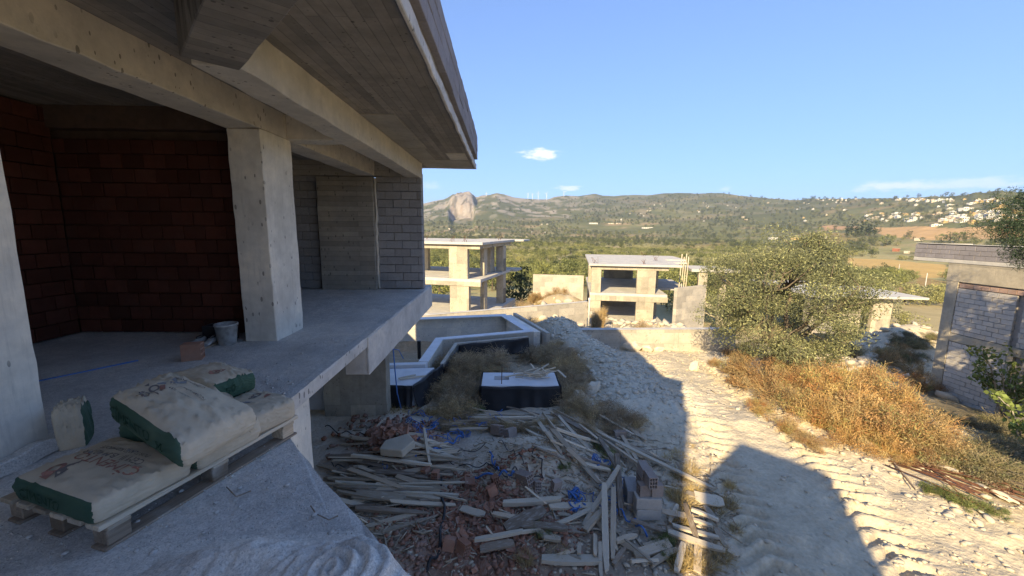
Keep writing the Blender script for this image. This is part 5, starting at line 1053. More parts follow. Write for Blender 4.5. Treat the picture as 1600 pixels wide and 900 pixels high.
def hollow_brick(name, L=.19, W=.135, Hh=.19, mat=None, nx=3, ny=3, parent=None, ribs=True):
    """clay block with open cells through its length (x) and ribbed sides"""
    bm = bmesh.new(); t = .011; cw = (W - t * (nx + 1)) / nx; ch = (Hh - t * (ny + 1)) / ny
    ys = [-W / 2]; zs = [0.]
    for i in range(nx): ys += [ys[-1] + t, ys[-1] + t + cw]
    ys.append(W / 2)
    for i in range(ny): zs += [zs[-1] + t, zs[-1] + t + ch]
    zs.append(Hh)
    for sx in (0, 1):
        x = -L / 2 if sx == 0 else L / 2
        for i in range(len(ys) - 1):
            for j in range(len(zs) - 1):
                hole = i % 2 == 1 and j % 2 == 1; q = [(ys[i], zs[j]), (ys[i + 1], zs[j]), (ys[i + 1], zs[j + 1]), (ys[i], zs[j + 1])]
                if not hole: bm.faces.new([bm.verts.new((x, a, b)) for a, b in q])
                elif sx == 0:
                    for k in range(4): a, b = q[k], q[(k + 1) % 4]; bm.faces.new([bm.verts.new(p) for p in ((-L / 2, *a), (L / 2, *a), (L / 2, *b), (-L / 2, *b))])
    def ribbed(p, ux, n_, nrm):
        k = n_ * 2 + 1; pr = [0.] + [(i + 1) / k for i in range(k - 1)] + [1.]
        for i in range(k):
            d = .0 if i % 2 == 0 else -.004
            a = Vector(p) + Vector(ux) * pr[i] + Vector(nrm) * d; b = Vector(p) + Vector(ux) * pr[i + 1] + Vector(nrm) * d
            bm.faces.new([bm.verts.new(q) for q in (a - Vector((L / 2, 0, 0)), b - Vector((L / 2, 0, 0)), b + Vector((L / 2, 0, 0)), a + Vector((L / 2, 0, 0)))])
            if i < k - 1:
                d2 = -.004 if i % 2 == 0 else 0.; c = Vector(p) + Vector(ux) * pr[i + 1] + Vector(nrm) * d2; bm.faces.new([bm.verts.new(q) for q in (b - Vector((L / 2, 0, 0)), c - Vector((L / 2, 0, 0)), c + Vector((L / 2, 0, 0)), b + Vector((L / 2, 0, 0)))])
    ribbed((0, -W / 2, Hh), (0, W, 0), 5, (0, 0, 1)); ribbed((0, -W / 2, 0), (0, W, 0), 5, (0, 0, -1)); ribbed((0, W / 2, 0), (0, 0, Hh), 6, (0, 1, 0)); ribbed((0, -W / 2, 0), (0, 0, Hh), 6, (0, -1, 0))
    bmesh.ops.remove_doubles(bm, verts=bm.verts, dist=.0002); me = bpy.data.meshes.new(name); bm.to_mesh(me); bm.free(); me.materials.append(mat or M['brick']); return me
HBm = hollow_brick('hollow_brick'); HBg = hollow_brick('hollow_brick', mat=M['brick_grey']); HBl = hollow_brick('hollow_brick', .29, .135, .19, M['brick_grey'])
def hb(me, loc, rot, label, group=None, name='hollow_brick', s_=1.): o = link(name, me, None, loc, rot, (s_, s_, s_)); return tag(o, label, 'brick', group)
hb(HBm, (-3.58, 4.60, SL + .008), (0, 0, .35), 'single orange clay brick standing alone on the slab floor before the shoes')
b_ = MB(); b_.tube([(-4.62, 3.80, SL + .02), (-4.45, 4.05, SL + .018), (-4.30, 4.28, SL + .018), (-4.14, 4.52, SL + .02)], .008, 6); b_.tube([(-4.62, 3.80, SL + .02), (-4.85, 3.55, SL + .02), (-5.0, 3.2, SL + .02)], .007, 6); tag(b_.obj('hose', M['blue'], None, True), 'thin blue hose lying on the dark floor of the brick room', 'hose')
# mortar heap at the near slab edge
def heap(x, y):
    e = 1.30 * ((-.41 - x) * .707 + (1.62 - y) * .707)      # distance inside the diagonal edge
    ins = ((-.43 - x) + (1.62 - y)) * .7071
    h = .17 * np.exp(-((x + .62) / .30) ** 2 - ((y - 1.50) / .20) ** 2) + .13 * np.exp(-((x + 1.12) / .30) ** 2 - ((y - 1.62) / .12) ** 2) + .20 * np.exp(-((x + 1.25) / .75) ** 2 - ((y - 1.15) / .35) ** 2) + .10 * np.exp(-((x + .45) / .2) ** 2 - ((y - 1.3) / .3) ** 2)
    ang = np.hypot(x + .66, (y - 1.40) * 1.3); h = h * (1 + .10 * np.sin(ang * 95 + 2.5 * fbm(x * 6, y * 6, 2, 3)) * np.exp(-(ang / .26) ** 2))
    h = h + .022 * np.clip(h / .08, 0, 1) * (fbm(x / .06, y / .06, 4, 7) + .6 * np.abs(fbm(x / .16, y / .16, 3, 8)))
    return SL + .006 + h * sstep(-.02, .12, ins) - .02 * (h < .006)
M['mortar_heap'] = concrete('mortar_heap', (.68, .66, .61), contrast=.6, pits=False, speck=True)
hp = patch('mortar_heap', -2.3, -.2, .45, 1.95, .0105, heap, M['mortar_heap'], None, lambda x, y, z: z > SL + .0075); tag(hp, 'pale rippled heap of dried mortar spread on the near corner of the slab', 'mortar heap', None, 'stuff')
rg = np.random.default_rng(77)
def rock_protos(n, mat, name='stone', seed=0):
    out = []; rr = np.random.default_rng(seed)
    for k in range(n):
        bm = bmesh.new(); bmesh.ops.create_icosphere(bm, subdivisions=2 if name == 'boulder' else 1, radius=1)
        for v in bm.verts: v.co *= rr.uniform(.72, 1.18)
        for v in bm.verts: v.co.z *= .7; v.co.x *= 1.2
        me = bpy.data.meshes.new(name); bm.to_mesh(me); bm.free(); me.materials.append(mat); out.append(me)
    return out
def joined(name, protos, T, mat, kind='stuff', label=None, cat=None):
    """many small pieces as one mesh; T rows: x, y, z, scale x, y, z, rotation z, tilt"""
    Vs = []; Fs = []; b = 0; T = np.asarray(T)
    for k, pm in enumerate(protos):
        sel = T[k::len(protos)]; P = np.array([v.co for v in pm.vertices]); Fp = [tuple(p.vertices) for p in pm.polygons]; nf = max(len(f) for f in Fp); Fp = np.array([f + (f[-1],) * 0 for f in Fp if len(f) == nf]) 
        if len(sel) == 0: continue
        Q = P[None] * sel[:, None, 3:6]; ct, st = np.cos(sel[:, 7])[:, None], np.sin(sel[:, 7])[:, None]; x = Q[..., 0] * ct - Q[..., 2] * st; z = Q[..., 0] * st + Q[..., 2] * ct; y = Q[..., 1]; c, s_ = np.cos(sel[:, 6])[:, None], np.sin(sel[:, 6])[:, None]
        W = np.stack([x * c - y * s_, x * s_ + y * c, z], -1) + sel[:, None, :3]; F = Fp[None] + (np.arange(len(sel)) * len(P))[:, None, None] + b; b += W.shape[0] * W.shape[1]; Vs.append(W.reshape(-1, 3)); Fs.append(F.reshape(-1, F.shape[-1]))
    o = link(name, mesh_np(name, np.vstack(Vs), np.vstack(Fs), [mat])); tag(o, label, cat, None, kind); return o
ST = rock_protos(6, M['stone'], seed=3)
# pebbles and crumbs over the floor slab
n = 7000; x = rg.uniform(-2.6, -.5, n); y = rg.uniform(1.5, 5.5, n); k = inpoly(x, y, inner); x, y = x[k], y[k]; s_ = rg.uniform(.0018, .006, len(x)) * (1 + 2.0 * (rg.random(len(x)) > .97))
joined('crumbs', ST, np.stack([x, y, np.full(len(x), SL + .018), s_, s_, s_ * .8, rg.uniform(0, 6, len(x)), 0 * x], 1), M['conc_edge'])
for pts in ([(-1.62, 2.22), (-1.50, 2.12), (-1.44, 2.16)], [(-.98, 1.98), (-.90, 1.93), (-.86, 1.95)], [(-1.05, 2.05), (-1.0, 1.99)]):
    b_ = MB(); b_.tube([(a, c, SL + .022 + .008 * i) for i, (a, c) in enumerate(pts)], .004, 4); tag(b_.obj('twig', M['wood_dark'], None), 'small dark twig on the bare slab between pallet and mortar heap', 'twig', 'twigs on the slab')

# ------------------------------------------------------------------ waste heap: planks, bricks, pipes
def plank_mesh(k, mat):
    rr = np.random.default_rng(100 + k); b_ = MB(); n = 5; V = []; F = []
    bow = rr.uniform(-.012, .012); tw = rr.uniform(-.1, .1)
    for i in range(n + 1):
        x = i / n; y0, y1 = -.5, .5
        if i == 0: y0 += rr.uniform(0, .25); y1 -= rr.uniform(0, .25)
        if i == n: y0 += rr.uniform(0, .3); y1 -= rr.uniform(0, .3)
        dx = rr.uniform(-.02, .02) if i in (0, n) else 0
        for (yy, zz) in ((y0, -.5), (y1, -.5), (y1, .5), (y0, .5)): V.append((x + dx * (1 if yy > 0 else -1), yy + bow * 6 * math.sin(x * 3.1), zz + (bow * 20 * math.sin(x * 3.1))))
    for i in range(n):
        for j in range(4): F.append((i * 4 + j, i * 4 + (j + 1) % 4, (i + 1) * 4 + (j + 1) % 4, (i + 1) * 4 + j))
    F.append((3, 2, 1, 0)); F.append(tuple(n * 4 + j for j in range(4))); b_.add(V, F); return b_.mesh('plank', [mat])
PLM = {k: [plank_mesh(i + 10 * j, M[k]) for i in range(5)] for j, k in enumerate(('wood', 'wood_pale', 'wood_dark'))}
pc = [0]
def plank3(p0, p1, w_, t_, mat, label, group=None, roll=0., name='plank', cat='plank'):
    w_ *= .80; t_ *= .85
    p0 = Vector(p0); p1 = Vector(p1); d = p1 - p0; L = d.length; d.normalize(); s_ = Vector((0, 0, 1)).cross(d)
    if s_.length < .2: s_ = Vector((1, 0, 0)).cross(d)
    s_.normalize(); up = d.cross(s_); s2 = s_ * math.cos(roll) + up * math.sin(roll); up = d.cross(s2); mt_ = Matrix((( d.x, s2.x, up.x, p0.x), (d.y, s2.y, up.y, p0.y), (d.z, s2.z, up.z, p0.z), (0, 0, 0, 1)))
    pc[0] += 1; o = link(name, PLM[mat][pc[0] % 5]); o.matrix_world = mt_ @ Matrix.Diagonal((L, w_, t_, 1)); return tag(o, label, cat, group)
def plank_px(a, b_, w_, t_, mat, label, h0=.03, h1=.03, group=None, roll=0., **k):
    """plank between two points of the heap; its ends rest h0 and h1 above the ground"""
    g0 = ground(*a); g1 = ground(*b_)
    return plank3(g0 + Vector((0, 0, h0)), g1 + Vector((0, 0, h1)), w_, t_, mat, label, group, roll, **k)
G1 = 'loose boards of the timber heap'
PL = [((809,660),(862,677),.06,.04,'wood_pale',.05,.05,'short pale batten at the far top edge of the sand heap'),
 ((820,673),(869,699),.06,.05,'wood_pale',.04,.06,'knobbly pale post lying on the right shoulder of the sand heap'),
 ((868,686),(921,701),.07,.06,'wood_pale',.22,.20,'short pale beam crossing over the fan of boards'),
 ((838,673),(941,732),.07,.05,'wood_pale',.08,.12,'long thin pale batten beside the widest leaning board'),
 ((862,686),(936,764),.15,.03,'wood',.20,.10,'wide grey board leaning down the right side of the sand heap'),
 ((866,656),(927,689),.14,.03,'wood_dark',.16,.14,'dark wide board at the top of the fan of timber'),
 ((872,665),(918,709),.08,.04,'wood_pale',.24,.12,'pale batten under the short crossing beam'),
 ((865,650),(932,678),.07,.04,'wood',.18,.08,'grey batten forming the far edge of the timber fan'),
 ((924,678),(1002,738),.10,.06,'wood',.06,.12,'thick grey beam running down to the brick stack'),
 ((944,688),(1047,729),.14,.03,'wood',.10,.08,'wide board lying behind the brick stack'),
 ((940,688),(1113,771),.10,.05,'wood_pale',.14,.10,'longest pale beam reaching out over the road edge'),
 ((936,703),(964,762),.10,.05,'wood_dark',.25,.35,'dark post slanting down towards the crossed beams'),
 ((962,744),(970,812),.12,.05,'wood_dark',.45,.05,'dark upright board beside the brick stack'),
 ((966,762),(911,826),.10,.04,'wood_pale',.42,.05,'pale beam slanting left under the crossed beams'),
 ((858,800),(930,800),.14,.06,'wood_pale',.08,.10,'pale short beam lying level left of the crossed beams'),
 ((786,795),(876,788),.13,.08,'wood_pale',.10,.10,'thick pale beam lying level in front of the sand heap'),
 ((873,827),(924,806),.11,.03,'wood_pale',.10,.14,'torn pale board end left of the standing planks'),
 ((943,790),(947,902),.11,.05,'wood_pale',.40,.10,'tall pale plank pointing at the camera, left of a twin'),
 ((957,793),(957,882),.10,.04,'wood',.36,.08,'grey plank pointing at the camera, right of its longer twin'),
 ((914,840),(941,817),.13,.05,'wood',.12,.22,'short stub of beam left of the standing planks'),
 ((962,858),(994,846),.10,.05,'wood',.12,.10,'short beam piece right of the standing planks'),
 ((958,888),(976,864),.08,.04,'wood_dark',.06,.08,'dark splinter board below the short beam piece'),
 ((990,873),(1046,857),.17,.06,'wood',.06,.08,'thick broad board lying alone below the brick stack'),
 ((1016,886),(1058,864),.12,.05,'wood',.05,.06,'second broad board right of the one below the brick stack'),
 ((815,828),(886,837),.15,.05,'wood_dark',.08,.12,'dark board with a pale sunlit end in front of the heap'),
 ((846,880),(939,882),.20,.06,'wood_pale',.07,.08,'broad sunlit plank lying level at the bottom centre'),
 ((1050,830),(1122,849),.11,.04,'wood_pale',.10,.10,'upper of two long sunlit boards right of the brick stack'),
 ((1043,843),(1131,872),.11,.05,'wood_pale',.14,.12,'lower of two long sunlit boards right of the brick stack'),
 ((1074,820),(1112,833),.08,.04,'wood_pale',.12,.12,'thin sunlit batten below the stepped one at the road edge'),
 ((1079,810),(1121,826),.09,.05,'wood_pale',.16,.14,'sunlit batten highest of the little stack at the road edge'),
 ((1100,797),(1121,828),.12,.03,'wood',.08,.10,'grey board running under the little stack at the road edge'),
 ((1118,831),(1136,862),.14,.03,'wood',.06,.06,'grey board below the little stack at the road edge'),
 ((1090,860),(1089,900),.13,.03,'wood',.10,.06,'grey board end pointing at the camera among straw, right one'),
 ((1067,860),(1056,900),.11,.04,'wood_pale',.12,.06,'pale board end pointing at the camera among straw, left one'),
 ((1122,852),(1155,872),.22,.03,'wood',.05,.05,'wide grey board at the right end of the timber heap'),
 ((985,824),(1042,840),.09,.05,'wood_dark',.12,.08,'dark low beam in front of the grey blocks'),
 ((1085,782),(1130,792),.32,.03,'wood_pale',.08,.10,'wide square sheet of board tilted at the road edge'),
 ((1072,774),(1091,780),.16,.03,'wood',.06,.06,'small grey board piece beside the tilted square sheet'),
 ((551,729),(674,742),.11,.05,'wood_pale',.24,.20,'long pale board lying level on top of the left plank pile'),
 ((528,743),(649,752),.14,.04,'wood_dark',.12,.14,'dark wide board under the long pale one of the left pile'),
 ((512,755),(690,762),.07,.05,'wood',.10,.10,'very long thin beam crossing the whole left plank pile'),
 ((508,750),(610,756),.08,.04,'wood_dark',.05,.06,'dark thin beam at the left tip of the plank pile'),
 ((537,766),(677,773),.06,.06,'wood_pale',.14,.12,'long pale pole in the middle of the left plank pile'),
 ((562,773),(642,775),.10,.04,'wood',.10,.10,'grey board just below the long pale pole'),
 ((554,783),(632,790),.22,.04,'wood',.12,.13,'broad grey board on the near side of the left pile'),
 ((622,782),(688,789),.12,.05,'wood',.10,.10,'grey beam carrying on from the broad board'),
 ((526,779),(562,782),.12,.05,'wood_dark',.05,.05,'dark beam end at the slab side of the left pile'),
 ((556,803),(668,810),.10,.06,'wood_dark',.10,.08,'blackened beam along the near side of the left pile'),
 ((574,829),(651,810),.12,.04,'wood',.06,.08,'grey board slanting up below the blackened beam'),
 ((588,839),(670,818),.13,.04,'wood',.05,.08,'second slanting board below the blackened beam'),
 ((616,847),(670,820),.15,.03,'wood_dark',.05,.08,'lowest slanting board, half buried in brick waste'),
 ((729,659),(833,658),.08,.06,'wood_pale',.10,.10,'long pale pole lying level behind the sand heap'),
 ((763,649),(846,661),.06,.05,'wood_pale',.12,.08,'thin pale pole behind the sand heap, nearest the weeds'),
 ((755,667),(812,668),.08,.05,'wood_pale',.08,.10,'pale board end just behind the two grey hollow blocks'),
 ((703,678),(762,676),.09,.04,'wood',.10,.10,'grey board left of the two grey hollow blocks'),
 ((742,853),(816,839),.10,.05,'wood_pale',.10,.10,'whitewashed beam slanting in front of the brick waste'),
 ((808,840),(852,833),.05,.05,'wood_pale',.08,.09,'thin pale stick next to the whitewashed beam'),
 ((721,802),(757,811),.16,.03,'wood_pale',.10,.08,'small white board lying on the brick waste'),
 ((789,834),(852,806),.26,.04,'wood_dark',.09,.10,'broad grey board sloping beside the thick pale beam'),
 ((750,864),(803,854),.16,.04,'wood_dark',.06,.06,'crumbled dark board below the whitewashed beam'),
 ((770,812),(812,820),.10,.05,'wood',.10,.08,'grey board end among the broken bricks'),
 ((597,720),(548,722),.12,.05,'wood',.08,.06,'beam end poking out left below the brick heap'),
 ((640,712),(700,700),.12,.04,'wood',.16,.12,'grey board right of the brick heap'),
 ((620,692),(668,694),.10,.04,'wood',.20,.18,'grey board lying over the lower edge of the brick heap'),
 ((660,742),(716,737),.09,.04,'wood',.10,.10,'grey batten behind the orange brick pieces'),
 ((663,690),(672,735),.07,.04,'wood_pale',.30,.12,'short pale batten standing up from the cable tangle'),
 ((600,668),(560,704),.05,.03,'wood',.20,.08,'thin lath leaning on the left of the brick heap')]
for (a, b_, w_, t_, mt_, h0, h1, lab) in PL: plank_px(a, b_, w_, t_, mt_, lab, h0, h1, G1, random.uniform(-.25, .25))
for i in range(150):      # the many that nothing tells apart
    reg = random.random()
    if reg < .5: px, py, an, ln = random.uniform(545, 690), random.uniform(690, 800), random.gauss(.06, .14), random.uniform(35, 110); lab = 'weathered grey lath somewhere inside the level left plank pile'; gr = 'laths of the left plank pile'
    elif reg < .72: px, py, an, ln = random.uniform(850, 1000), random.uniform(665, 740), random.gauss(.55, .25), random.uniform(25, 70); lab = 'weathered batten in the fan of timber right of the sand heap'; gr = 'battens of the timber fan'
    elif reg < .9: px, py, an, ln = random.uniform(840, 1080), random.uniform(800, 890), random.gauss(.2, .6), random.uniform(18, 60); lab = 'short board scrap round the standing planks'; gr = 'board scraps round the standing planks'
    else: px, py, an, ln = random.uniform(720, 860), random.uniform(645, 672), random.gauss(.05, .15), random.uniform(25, 70); lab = 'pale stick in the strip behind the sand heap'; gr = 'sticks behind the sand heap'
    dx, dy = math.cos(an) * ln / 2, math.sin(an) * ln / 2
    plank_px((px - dx, py - dy), (px + dx, py + dy), random.uniform(.04, .12), random.uniform(.02, .05), random.choice(('wood', 'wood', 'wood_pale', 'wood_dark')), lab, random.uniform(.02, .18), random.uniform(.02, .14), gr, random.uniform(-.5, .5))
for i in range(26):      # scrap wood heaped on the plastered box
    c_ = Vector((.95 + random.gauss(0, .30), 10.62 + random.gauss(0, .12), -4.04 + random.uniform(0, .14))); a = random.choice((0, 0, .2, -.3, 1.0, 2.2)) + random.gauss(0, .25); L = random.uniform(.25, .75); d = Vector((math.cos(a), math.sin(a), random.uniform(-.08, .35)))
    if d.z > 0: c_.z += d.z * L * .5
    plank3(c_ - d * L / 2, c_ + d * L / 2, random.uniform(.03, .07), random.uniform(.015, .03), random.choice(('wood_pale', 'wood_pale', 'wood')), 'pale stick of the little wood pile on the plastered box', 'sticks on the plastered box', random.uniform(-.5, .5), 'stick', 'stick')
for i, (a, c_) in enumerate((((-2.75, 10.35, PZ), (-2.35, 10.62, PZ)), ((-2.7, 10.30, PZ), (-2.05, 10.55, PZ)))): plank3(a, c_, .07, .03, 'wood_pale', ('short board', 'longer thin board')[i] + ' lying on the white pool deck slab', 'boards on the pool deck', 0)
# concrete lump
g = ground(622, 715); b_ = MB(); b_.prism([(-.32, -.10), (.10, -.30), (.34, -.05), (.22, .22), (-.22, .14)], 0, .16); cl_ = b_.obj('concrete_lump', M['stone'], None, loc=(g.x, g.y, g.z + .18), rot=(.12, -.10, .2)); bevel(cl_, .02, 2); tag(cl_, 'wedge shaped grey concrete lump on top of the left plank pile', 'lump')
# broken brick pieces
BP = []
for k in range(7):
    rr = np.random.default_rng(k + 50); bm = bmesh.new(); bmesh.ops.create_cube(bm, size=1)
    for v in bm.verts: v.co = Vector((v.co.x * (1 + rr.uniform(-.3, .3)), v.co.y * (1 + rr.uniform(-.25, .25)), v.co.z * (1 + rr.uniform(-.2, .2))))
    if k < 4:
        for f in list(bm.faces):
            if abs(f.normal.z) > .6:
                r_ = bmesh.ops.subdivide_edges(bm, edges=[e for e in f.edges if abs((e.verts[0].co - e.verts[1].co).normalized().x) < .5], cuts=3, use_grid_fill=True); break
        for v in bm.verts:
            if v.co.z > .2 and round(v.co.y * 8) % 2 == 0: v.co.z -= .12
    me = bpy.data.meshes.new('brick_piece'); bm.to_mesh(me); bm.free(); me.materials.append(M['brick']); BP.append(me)
def bpiece(px, py, s_, lab, gr, h=.03):
    g = ground(px, py); o = link('brick_piece', random.choice(BP), None, (g.x, g.y, g.z + h + s_[2] * .3), (random.uniform(-.6, .6), random.uniform(-.6, .6), random.uniform(0, 6)), s_); tag(o, lab, 'brick', gr)
for i in range(85):
    r_ = random.random(); a = random.uniform(0, 6.28); px = 612 + math.cos(a) * 42 * math.sqrt(r_); py = 690 + math.sin(a) * 24 * math.sqrt(r_); bpiece(px, py, (random.uniform(.10, .24), random.uniform(.06, .14), random.uniform(.03, .09)), 'broken red brick piece in the small heap below the ground floor column', 'brick pieces of the small heap', .02 + .16 * (1 - r_))
for i in range(150):
    px = random.gauss(745, 55); py = random.gauss(815, 42)
    if py < 740 or px < 640 or py > 899: continue
    bpiece(px, py, (random.uniform(.07, .19), random.uniform(.04, .10), random.uniform(.02, .06)), 'broken clay brick piece in the red waste ' + ('close to the slab edge' if px < 745 else 'towards the standing planks'), 'brick pieces of the red waste, ' + ('slab side' if px < 745 else 'plank side'), .01)
for px, py, w1, lab in ((668, 745, .22, 'large orange brick piece lying on the left plank pile'), (681, 752, .2, 'split orange brick piece right of the largest one'), (777, 760, .2, 'orange brick piece between pipe and sand heap'), (771, 776, .24, 'broad orange brick piece before the sand heap'), (701, 862, .24, 'long ribbed brick piece, left of a pair in the red waste'), (722, 866, .2, 'long ribbed brick piece, right of a pair in the red waste'), (645, 695, .2, 'brick piece at the right foot of the small heap')):
    g = ground(px, py); hb(HBm, (g.x, g.y, g.z + .03), (random.uniform(-.3, .3), random.uniform(-.3, .3), random.uniform(0, 3)), lab, None, 'brick_piece', .85)
for i in range(60):
    px, py, an, ln = random.uniform(540, 1090), random.gauss(765, 55), random.gauss(.15, .5), random.uniform(12, 42)
    if py < 690: continue
    dx, dy = math.cos(an) * ln / 2, math.sin(an) * ln / 2; plank_px((px - dx, py - dy), (px + dx, py + dy), random.uniform(.02, .045), random.uniform(.012, .025), random.choice(('wood', 'wood_pale', 'wood_dark')), 'thin split lath strewn over the waste heap', random.uniform(.02, .22), random.uniform(.02, .12), 'thin laths strewn over the waste', random.uniform(-.7, .7), name='lath', cat='lath')
# whole hollow blocks
def hbp(me, px, py, h, rot, lab, s_=1., grp=None): g = ground(px, py); return hb(me, (g.x, g.y, g.z + h), rot, lab, grp, 'hollow_brick', s_)
hbp(HBl, 777, 680, .02, (.2, .25, 2.3), 'grey hollow block tilted on the far side of the sand heap, left one', 1.05); hbp(HBl, 798, 684, .0, (-.3, .2, .9), 'grey hollow block lying on the sand heap, right one', 1.05)
hbp(HBl, 822, 757, .0, (.1, -.25, -.9), 'grey ribbed block at the near foot of the sand heap', 1.1); hbp(HBg, 868, 765, .02, (.1, .1, .4), 'small grey brick right of the ribbed block on the sand', .8); hbp(HBm, 741, 758, .02, (1.35, .1, -1.4), 'orange hollow brick showing its open cells in the red waste', .95)
hbp(HBg, 838, 766, .0, (.2, .3, 1.9), 'grey brick half hidden behind the ribbed block', .8); hbp(HBl, 968, 686, .02, (0, 0, .1), 'lone grey brick on the slope behind the long pale beam', .9)
gs = ground(1014, 816); sz_ = gs.z
for k, (w_, lab) in enumerate(((0, 'lower pale block under the small brick stack'), (1, 'upper pale block carrying the small brick stack'))):
    b_ = MB(); b_.box((-.20, -.10, 0), (.20, .10, .185)); o = b_.obj('pumice_block', M['block_pale'], None, loc=(gs.x + .0, gs.y + .12, sz_ + .01 + .19 * k), rot=(0, 0, .05 - .1 * k)); bevel(o, .008); tag(o, lab, 'block', None)
b_ = MB(); b_.box((-.20, -.10, 0), (.20, .10, .38)); o = b_.obj('pumice_block', M['block'], None, loc=(gs.x - .16, gs.y + .42, sz_), rot=(0, 0, 1.45)); bevel(o, .008); tag(o, 'dark block standing on end behind the small brick stack', 'block')
for k, (dx, dy, dz, rz, lab) in enumerate(((-.06, .14, .39, .12, 'ribbed grey brick of the stack, left one of the lower layer'), (.13, .13, .39, .08, 'ribbed grey brick of the stack, right one of the lower layer'), (.02, .40, .39, .1, 'ribbed grey brick of the stack, far one of the lower layer'), (.02, .13, .58, 1.62, 'ribbed grey brick lying across the top of the stack, near one'), (.0, .34, .58, 1.52, 'ribbed grey brick lying across the top of the stack, far one'))):
    hb(HBg if k < 3 else HBl, (gs.x + dx, gs.y + dy, sz_ + dz), (0, 0, rz), lab, 'bricks of the small stack')
# shards, crumbs and stones too small to pick apart
def scat(n, f, s0, s1, hfac=.25, flat=.8):
    T = []
    while len(T) < n:
        px, py = f(); g = at(px, py, -4.65); x, y = g[0], g[1]; s_ = s0 + (s1 - s0) * random.random() ** 2.5; T.append((x, y, 0, s_ * random.uniform(.7, 1.3), s_ * random.uniform(.6, 1.2), s_ * flat * random.uniform(.5, 1), random.uniform(0, 6.3), random.gauss(0, .4)))
    T = np.array(T); T[:, 2] = H(T[:, 0], T[:, 1]) + T[:, 5] * hfac; return T
CUBE = [BP[4], BP[5], BP[6]]
joined('brick_shards', CUBE, scat(3600, lambda: (random.gauss(735, 75), min(960, max(752, random.gauss(828, 48)))), .015, .075), M['brick'])
joined('brick_shards', CUBE, scat(700, lambda: (random.gauss(612, 34), random.gauss(692, 20)), .02, .09, 1.2), M['brick'])
joined('wood_splinters', CUBE, [(*t[:3], t[3] * 3.2, t[4] * .35, t[5] * .4, t[6], t[7] * .4) for t in scat(2200, lambda: (random.uniform(530, 1150), random.gauss(780, 55)), .03, .075, .6)], M['wood'])
joined('rubble_stones', ST, scat(1500, lambda: (random.uniform(560, 1100), random.uniform(660, 930)), .008, .045), M['stone'])
SXY = []
def roadstones():
    while True:
        x = random.uniform(1.5, 11.5); y = 4 + 14 * random.random() ** 1.3; s, d = road_st(x, y)
        if abs(float(d)) > .7 or random.random() < .35: return x, y
T = [];
for i in range(7500):
    x, y = roadstones(); s_ = .008 + .045 * random.random() ** 4 * (1.5 if x > 7 else 1); T.append((x, y, 0, s_ * random.uniform(.7, 1.4), s_, s_ * .75, random.uniform(0, 6.3), random.gauss(0, .3)))
T = np.array(T); T[:, 2] = H(T[:, 0], T[:, 1]) + T[:, 5] * .3; joined('road_stones', ST, T, M['stone'])
T = []
for i in range(4500):
    t_ = random.random(); y = 9.8 + 10.5 * t_; bx = float(np.interp(y, BANK[::-1, 1], BANK[::-1, 0])); x = bx + random.gauss(.35, .8); s_ = .012 + .085 * random.random() ** 5; T.append((x, y, 0, s_ * random.uniform(.7, 1.4), s_, s_ * .8, random.uniform(0, 6.3), random.gauss(0, .4)))
T = np.array(T); T[:, 2] = H(T[:, 0], T[:, 1]) + T[:, 5] * .3; joined('bank_rubble', ST, T, M['stone_bank'])
T = []
for i in range(2600):
    c_ = random.choice(((13, 30, 3.2, 2.5), (1.5, 28.5, 2.6, 2), (4.5, 33, 3.5, 2.5), (21.5, 24, 3.5, 3), (27, 27, 3.5, 3), (-1, 30, 3, 2))); x = random.gauss(c_[0], c_[2]); y = random.gauss(c_[1], c_[3]); s_ = .05 + .4 * random.random() ** 5; T.append((x, y, 0, s_ * random.uniform(.7, 1.4), s_, s_ * .8, random.uniform(0, 6.3), random.gauss(0, .4)))
T = np.array(T); T[:, 2] = H(T[:, 0], T[:, 1]) + T[:, 5] * .3; joined('mound_rubble', ST, T, M['stone'])
BO = rock_protos(4, M['stone'], 'boulder', 9)
for k, (px, py, s_, lab) in enumerate(((986, 545, .42, 'large rounded pale boulder at the foot of the low road wall'), (973, 533, .2, 'small pale boulder behind the large one'), (1012, 548, .25, 'pale boulder right of the large one by the low road wall'), (1030, 549, .2, 'brownish small boulder before the low road wall'), (925, 612, .28, 'round pale boulder on the slope above the withered bushes'), (1000, 540, .18, 'pale stone wedged between two boulders'), (960, 528, .24, 'pale boulder on the bank left of the large one'), (905, 622, .2, 'pale stone beside the withered bushes'), (1018, 578, .16, 'stone at the shaded side of the road'), (1410, 555, .3, 'pale rock in the gully right of the olive tree'), (1085, 576, .2, 'flat stone under the brush at the far road edge'))):
    g = ground(px, py); o = link('boulder', BO[k % 4], None, (g.x, g.y, g.z + s_ * .3), (.2 * k, .1 * k, k), (s_, s_ * .9, s_)); tag(o, lab, 'boulder')
# cables, pipes and straps
def curly(pts_px, r_, mat, name, label, cat, group=None, h=.06, wob=.05, n=40, seed=0):
    rr = np.random.default_rng(seed); P = []
    ctrl = [np.array(ground(a, b_)) for a, b_ in pts_px]; m_ = len(ctrl)
    for i in range(n + 1):
        t_ = i / n * (m_ - 1); k = min(m_ - 2, int(t_)); f = t_ - k; f = f * f * (3 - 2 * f) * .5 + f * .5; P.append(ctrl[k] * (1 - f) + ctrl[k + 1] * f)
    P = np.array(P); q = np.arange(n + 1); P[:, 0] += wob * np.sin(q * .7 + seed) * rr.uniform(.5, 1.5); P[:, 1] += wob * np.cos(q * .53 + seed * 2); P[:, 2] = H(P[:, 0], P[:, 1], False) + h * (.7 + .5 * np.sin(q * .9 + seed * 3)) + r_
    b_ = MB(); b_.tube(P, r_, 6); return tag(b_.obj(name, mat, None, True), label, cat, group)
